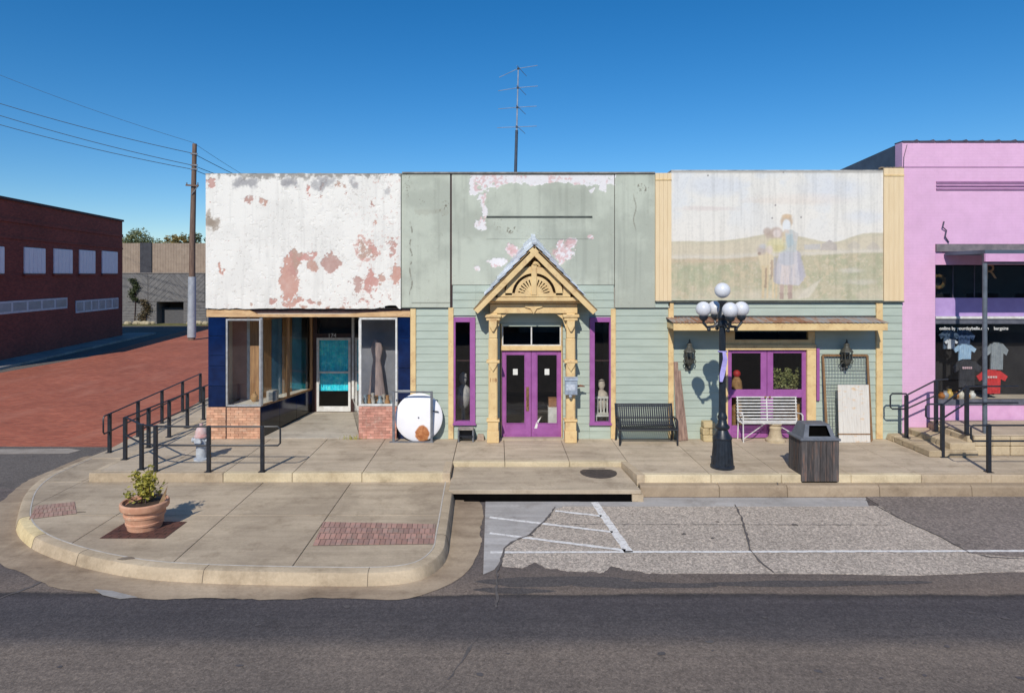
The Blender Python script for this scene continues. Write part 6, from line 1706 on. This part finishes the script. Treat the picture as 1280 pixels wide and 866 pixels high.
# weeds along the joints and litter in the gutter
rng = random.Random(5)
for px, py, n_, sp, lb in ((255,600,60,.16,'tuft of weeds at the foot of the low sidewalk riser'),(440,549,40,.14,'tuft of weeds at the shop entrance threshold')):
    c = G(px,py, PZ if py > 590 else 0); mb = MB(); pts = []
    for k in range(n_):
        b = c+Vector((rng.gauss(0,sp),rng.gauss(0,.03),0)); tp = b+Vector((rng.gauss(0,.03),rng.gauss(0,.03),rng.uniform(.03,.10)))
        mb.add([b+Vector((-.006,0,0)), b+Vector((.006,0,0)), tp], [(0,1,2)])
        pts.append(tp)
    leaf_mesh(mb, pts, .02, rng)
    tag(mb.build('weed_tuft', LEAF_Y), lb, 'weeds')
# ================================================================== BACKGROUND
# red brick building on the far side of the brick street
RBM = brickmat('dark_red_brick', L(150,72,58), L(122,54,46), L(112,72,64), 1.0, .22, .075, .010, 'YZ', .85, .3)
RBX = brickmat('dark_red_brick_front', L(150,72,58), L(122,54,46), L(112,72,64), 1.0, .22, .075, .010, 'XZ', .85, .3)
rb_ = thing('red_brick_building', 'dark red brick building with white shuttered upper windows', 'building', (rx(24)-6, 24, ST))
y0r, y1r = 12.0, RB.y
RT = 8.2
dirr = Vector((rd.x, 1.0, 0)).normalized(); nrm = Vector((dirr.y, -dirr.x, 0))
def rpt(y, off, z): 
    b = Vector((rx(y), y, 0)); return Vector((b.x+nrm.x*off, b.y+nrm.y*off, z))
def rbox(ya, yb, o0, o1, z0, z1, name, mat, parent, bevel=0):
    return MB().hexa([rpt(ya,o0,z0), rpt(ya,o1,z0), rpt(yb,o1,z0), rpt(yb,o0,z0)], [rpt(ya,o0,z1), rpt(ya,o1,z1), rpt(yb,o1,z1), rpt(yb,o0,z1)]).build(name, mat, parent, bevel=bevel)
rbox(y0r, y1r, -14, 0, ST, RT, 'wall', RBM, rb_)
rbox(y0r-.05, y1r+.05, -14.1, .10, RT, RT+.14, 'coping', M('dark_coping', L(74,58,60), L(56,44,48), 3, .8), rb_)
rbox(y0r, y1r, .0, .06, RT-1.15, RT-.95, 'string_course', RBM, rb_)
rbox(y0r, y1r, .0, .05, RT-2.05, RT-1.95, 'string_course', RBM, rb_)
def ry_of(px):      # where the pixel column meets the wall plane
    k = (px-VX)/F
    # rx(y) = k*(CD+y)
    return (k*CD - (RA.x - rd.x*RA.y)) / (rd.x - k)
SHUT = M('white_shutter', L(246,247,250), L(226,229,236), 2, .7, bump=.2, stretch=(1,8,1))
ZT_, ZB_ = None, None
for a, b in ((-26,4),(29.5,55.5),(66.5,89.5),(98.5,118),(127,146)):
    ya, yb = ry_of(a), ry_of(b); ym = (ya+yb)/2
    z1 = Z(310+ (a-30)*.045, ym); z0 = Z(342+ (a-30)*-.0, ym)
    w = rbox(ya, yb, .0, .05, z0, z1, 'window', SHUT, rb_)
    n = 5
    for k in range(n):
        rbox(ya+(yb-ya)*k/n+.02, ya+(yb-ya)*(k+1)/n-.02, .05, .075, z0+.03, z1-.03, 'shutter_board', SHUT, w)
    rbox(ya-.08, yb+.08, .0, .12, z0-.14, z0-.002, 'sill', RBM, w)
for a, b in ((-30,83),(94,147)):
    ya, yb = ry_of(a), ry_of(b); ym = (max(ya,13)+yb)/2
    z1 = Z(376, ry_of(max(a,17))); z0 = Z(391.5, ry_of(max(a,17)))
    ya = max(ya, 12.6)
    w = rbox(ya, yb, .0, .06, z0, z1, 'ribbon_window', M('window_white', L(214,216,220), L(186,190,196), 3, .6) if 'window_white' not in bpy.data.materials else bpy.data.materials['window_white'], rb_)
    n = 6
    for k in range(n):
        rbox(ya+(yb-ya)*k/n+.10, ya+(yb-ya)*(k+1)/n-.10, .06, .066, z0+.12, z1-.10, 'pane', M('pale_pane', L(150,160,176), L(120,130,146), .8, .2) if 'pale_pane' not in bpy.data.materials else bpy.data.materials['pale_pane'], w)
# warehouse with chevron boarding
TANM = M('tan_metal_siding', L(158,140,122), L(140,122,106), 2, .7, bump=.15)
GRB = M('grey_boarding', L(122,120,118), L(102,100,100), 3, .8, bump=.2, rnd=(.93,1.06))
yw = 46.0
wh = thing('warehouse', 'tan metal warehouse with grey chevron boarded front', 'warehouse', (X(205,yw), yw, ST))
xw0, xw1 = X(120,yw), X(330,yw)
MB().box(xw0, xw1, yw+2.5, yw+22, ST, Z(304,yw+2.5)).build('upper_wall', TANM, wh)
for k in range(60):
    x = xw0+(xw1-xw0)*k/60
    MB().box(x, x+.05, yw+2.485, yw+2.5, Z(342,yw+2.4), Z(304,yw+2.5)).build('rib', TANM, wh)
MB().box(X(175,yw+2.4), X(189.5,yw+2.4), yw+2.38, yw+2.45, Z(341,yw+2.4), Z(303.5,yw+2.4)).build('dark_gap_panel', M('dark_gap_panel', L(62,62,68), L(46,46,52), 3, .7), wh)  # flat dark panel set where the tan wall has a dark gap
gx0, gx1, gzt = X(196,yw), X(229.5,yw), Z(377.5,yw)
ft = Z(342, yw)
fw_ = MB().box(xw0, gx0, yw, yw+2.4, ST, ft).box(gx1, xw1, yw, yw+2.4, ST, ft).box(gx0, gx1, yw+.001, yw+2.4, gzt, ft-.001).build('front', GRB, wh)
MB().box(xw0, xw1, yw-.05, yw+2.45, ft, ft+.08).build('ledge', M('ledge_grey', L(140,134,128), L(112,106,102), 3, .8), wh)
MB().box(gx0, gx1, yw+1.0, yw+1.1, ST, gzt-.6).build('bay_door', M('bay_door', L(92,92,94), L(76,76,80), 3, .7, stretch=(1,1,5)), wh)
# chevron boards: mirrored diagonals each side of the opening's centre, clipped to panels
def chevron(px0, px1, lean):
    xa, xb = X(px0,yw), X(px1,yw); za, zb = gzt+.05, ft-.05
    n = 9; step = (zb-za+abs(xb-xa))/n; w = step*.93
    for k in range(n+3):
        o = -abs(xb-xa)+k*step
        pl = [(xa,za),(xb,za),(xb,zb),(xa,zb)]
        # line z = za + o + s*(x - x0)
        s_ = 1 if lean > 0 else -1; x0 = xa if lean > 0 else xb
        # keep o <= z - za - |x-x0| <= o+w
        q = clip(pl, s_*1.0, -1.0, s_*x0 - za - o)          # z-za-s(x-x0) >= o
        if len(q) >= 3: q = clip(q, -s_*1.0, 1.0, -s_*x0 + za + o + w)
        if len(q) >= 3 and abs(area2(q)) > .01:
            if area2(q) < 0: q = q[::-1]
            MB().prism_y(q, yw-.05, yw-.005).build('chevron_board', GRB, wh)
for a, b, l_ in ((186,212,1),(212,238,-1),(160,185,-1),(239,256,1)): chevron(a, b, l_)
for k in range(9):
    z0 = ST+.2+k*.26
    for a, b in ((150,195.5),(230,258)):
        if z0+.24 < gzt: MB().box(X(a,yw), X(b,yw), yw-.04, yw-.005, z0, z0+.235).build('board', GRB, wh)
r = random.Random(3)
st2 = MB()
for k in range(30):
    px = r.uniform(153,258); 
    if 192 < px < 232: continue
    st2.sphere((X(px,yw-.6), yw-.5+r.uniform(-.2,.2), ST+.1), r.uniform(.15,.35), 7, 5, (1,.7,.7))
struct(st2.build('rubble_edge', M('pale_rubble', L(190,178,150), L(150,138,112), 4, .9, bump=.4)), 'stuff')
rng = random.Random(9)
def climber(px, py0, py1, wpx, label, mat):
    o = thing('climbing_vine', label, 'vine', (X(px,yw-.1), yw-.12, ST)); mb = MB(); pts = []
    for k in range(700):
        v = rng.random(); py = py0+(py1-py0)*v
        cx = px+math.sin(v*9+px)*wpx*.4
        pts.append((X(cx+rng.gauss(0,wpx*.38), yw-.15), yw-.15+rng.uniform(-.25,.05), Z(py,yw)))
    leaf_mesh(mb, pts, .10, rng); mb.build('foliage', mat, o)
    MB().tube([(X(px,yw-.1),yw-.1,ST),(X(px+2,yw-.1),yw-.1,Z((py0+py1)/2,yw)),(X(px,yw-.1),yw-.1,Z(py0,yw))], .04, 5).build('stem', DARKWOOD, o)
climber(168, 348, 376, 6, 'green vine high on the grey boarded warehouse front', LEAF_D)
climber(181, 374, 408, 8, 'brownish vine beside the warehouse bay door', leafmat('brown_leaf', L(120,100,76), L(80,78,52)))
# trees beyond the warehouse
def tree(px, pyt, wpx, y, label, seed, mat, zb=ST):
    rng = random.Random(seed); x = X(px,y); top = Z(pyt,y); w = wpx*(CD+y)/F/2
    o = thing('broadleaf_tree', label, 'tree', (x,y,zb), 'trees beyond the warehouse')
    h = top-zb; tk = MB().tube([(x,y,zb),(x+.2,y,zb+h*.3),(x,y,zb+h*.6)], [.35,.28,.18], 8)
    lv = MB(); pts = []
    for k in range(44):
        a = rng.uniform(0,6.28); rr = w*math.sqrt(rng.random())*.95; zc = zb+h*(.50+.47*rng.random()**.6*(1-.30*(rr/w)**2))
        c = Vector((x+rr*math.cos(a), y+rr*math.sin(a)*.8, zc))
        tk.tube([(x,y,zb+h*.42),((x+c.x)/2,(y+c.y)/2,(zb+h*.45+zc)/2),c], [.12,.07,.02], 5)
        sz = rng.uniform(.5,1.1)*w*.32
        for j in range(110): 
            d = Vector((rng.gauss(0,1),rng.gauss(0,1),rng.gauss(0,.7))); d.normalize(); pts.append(c+d*sz*rng.random()**.4)
    leaf_mesh(lv, pts, .17, rng); tk.build('trunk', DARKWOOD, o); lv.build('crown', mat, o)
LEAF_T = leafmat('tree_leaf', L(150,152,106), L(104,112,72), 2); LEAF_T2 = leafmat('autumn_leaf', L(176,152,96), L(128,124,76), 2)
tree(178, 286, 54, 78, 'green tree above the warehouse roof left of the pole', 1, LEAF_T)
tree(222, 286, 30, 80, 'yellowish tree just left of the utility pole', 2, LEAF_T2)
tree(250, 288, 40, 84, 'green tree half hidden behind the white shop edge', 3, LEAF_T)
# utility pole
yp = G(240.5,425,ST).y; xp = X(240.5,yp)
up = thing('utility_pole', 'tall wooden utility pole with pale sleeve beside the brick street', 'utility pole', (xp, yp, ST))
ztop = Z(180,yp); POLEM = M('pole_wood', L(128,106,92), L(98,80,70), 4, .9, stretch=(4,4,.4), bump=.3)
MB().tube([(xp-.05,yp,ST),(xp,yp,Z(300,yp)),(xp+.16,yp,ztop)], [.24,.2,.15], 12).build('pole', POLEM, up, smooth=True)
MB().tube([(xp-.05,yp-.01,ST+.2),(xp-.02,yp-.01,Z(346,yp))], [.29,.26], 14).build('sleeve', M('pale_sleeve', L(176,184,192), L(150,158,168), 3, .6), up, smooth=True)
zc = Z(233,yp)
MB().bar((xp-.35,yp-.25,zc+.05),(xp+.55,yp-.25,zc), .09, .11).build('crossarm', POLEM, up); MB().bar((xp+.05,yp-.22,zc-.6),(xp+.5,yp-.22,zc), .05).build('brace', GREYM, up)
for dx in (-.28,.5): MB().lathe([(.03,0),(.06,.05),(.03,.1),(.05,.14),(.02,.18)], (xp+dx,yp-.25,zc+.06), 8).build('insulator', GREYM, up)
for pz in (193, 207, 212): MB().box(xp-.05, xp+.42, yp-.2, yp-.12, Z(pz,yp)-.05, Z(pz,yp)+.05).build('insulator_bracket', GREYM, up)
WIRE = M('wire_black', L(60,68,80), L(50,56,66), 5, .6)
def wire(p1, p2, p3, label, r_=.02):
    # p2 at the pole; p1 towards the camera on the left, p3 to the right beyond the shops
    mb = MB()
    for a, b, sag in ((p1,p2,.5),(p2,p3,.15)):
        pts = []
        for k in range(17):
            t_ = k/16; q = Vector(a).lerp(Vector(b), t_); q.z -= sag*4*t_*(1-t_); pts.append(q)
        mb.tube(pts, r_, 5)
    tag(mb.build('power_line', WIRE), label, 'wire', 'power lines on the utility pole')
for (pyl, pyp, pyr, lb, r_) in ((92,178.5,214,'highest thin power line over the brick building',.012),(126,192,219,'second power line from the top over the brick building',.022),(141,207,226,'third power line from the top over the brick building',.022),(152,212,232,'lowest power line over the brick building',.022)):
    yl = 30.0; 
    p17 = W(17,pyl,yl); pp2 = W(241.5,pyp,yp); dirv_ = (p17-pp2)
    p1 = pp2+dirv_*1.9; p3 = W(300,pyr,yp+6)
    wire(p1, pp2, pp2+(p3-pp2)*2.0, lb, r_)
# tv antenna on the roof
ya_ = 4.0; xa_ = X(643.5,ya_)
an = thing('tv_antenna', 'tall thin television antenna on the roof behind the gable', 'antenna', (xa_, ya_, 5.95))
MB().tube([(xa_-.02,ya_,5.95),(xa_+.06,ya_,Z(163,ya_))], [.055,.045], 8).build('mast_base', M('mast_blue_grey', L(70,82,98), L(54,64,78), 5, .6), an, smooth=True)
AN = M('antenna_metal', L(150,164,184), L(124,138,158), 5, .5)
MB().tube([(xa_+.06,ya_,Z(165,ya_)),(xa_+.11,ya_,Z(86,ya_))], [.028,.02], 6).build('mast', AN, an)
for py, ln, tl in ((86,.6,.10),(110,.62,.02),(134.5,.6,.0),(159,.62,-.01)):
    z = Z(py,ya_); xc = xa_+.06+.05*(165-py)/80
    MB().tube([(xc-ln,ya_+.2,z-tl*2.2),(xc,ya_,z),(xc+ln,ya_-.15,z+tl*.5)], .011, 5).build('element', AN, an)
    MB().tube([(xc-.05,ya_-.3,z),(xc+.28,ya_+.4,z-.12)], .009, 5).build('element', AN, an)
    MB().sphere((xc,ya_,z), .045, 7, 5).build('clamp', M('mast_clamp', L(80,84,92), None, 6, .6) if 'mast_clamp' not in bpy.data.materials else bpy.data.materials['mast_clamp'], an)

# ================================================================== ACROSS THE STREET (mirrored in the shop glass)
ob = thing('opposite_shop', 'red brick shop row across the street mirrored in the display glass', 'shop', (-9, -36, ST))
OBM = brickmat('opposite_brick', L(166,92,74), L(140,74,60), L(150,112,96), 1.0, .22, .075, .01, 'XZ', .85, .3)
MB().box(-60, 1.5, -44, -36, ST, 7.2).build('wall', OBM, ob)
MB().box(-60.1, 1.6, -44.1, -35.85, 7.2, 7.45).build('cornice', CREAM, ob)
for k in range(15):
    x0 = -56+k*3.8
    w = MB().box(x0, x0+2.6, -36.0, -35.94, ST+.9, 3.0).build('window', WHITEM, ob)
    MB().box(x0+.12, x0+2.48, -35.94, -35.93, ST+1.02, 2.88).build('pane', BLACKTILE, w)
ob2 = thing('opposite_store', 'pale stucco store across the street mirrored in the shop glass', 'shop', (10, -36, ST))
MB().box(1.8, 70, -44, -36.2, ST, 6.2).build('wall', M('pale_stucco', L(196,190,180), L(170,164,154), 1, .9), ob2)
for k in range(16):
    x0 = 2.6+k*3.9
    w = MB().box(x0, x0+2.8, -36.2, -36.14, ST+.6, 2.9).build('window', WHITEM, ob2)
    MB().box(x0+.12, x0+2.68, -36.14, -36.13, ST+.72, 2.78).build('pane', BLACKTILE, w)
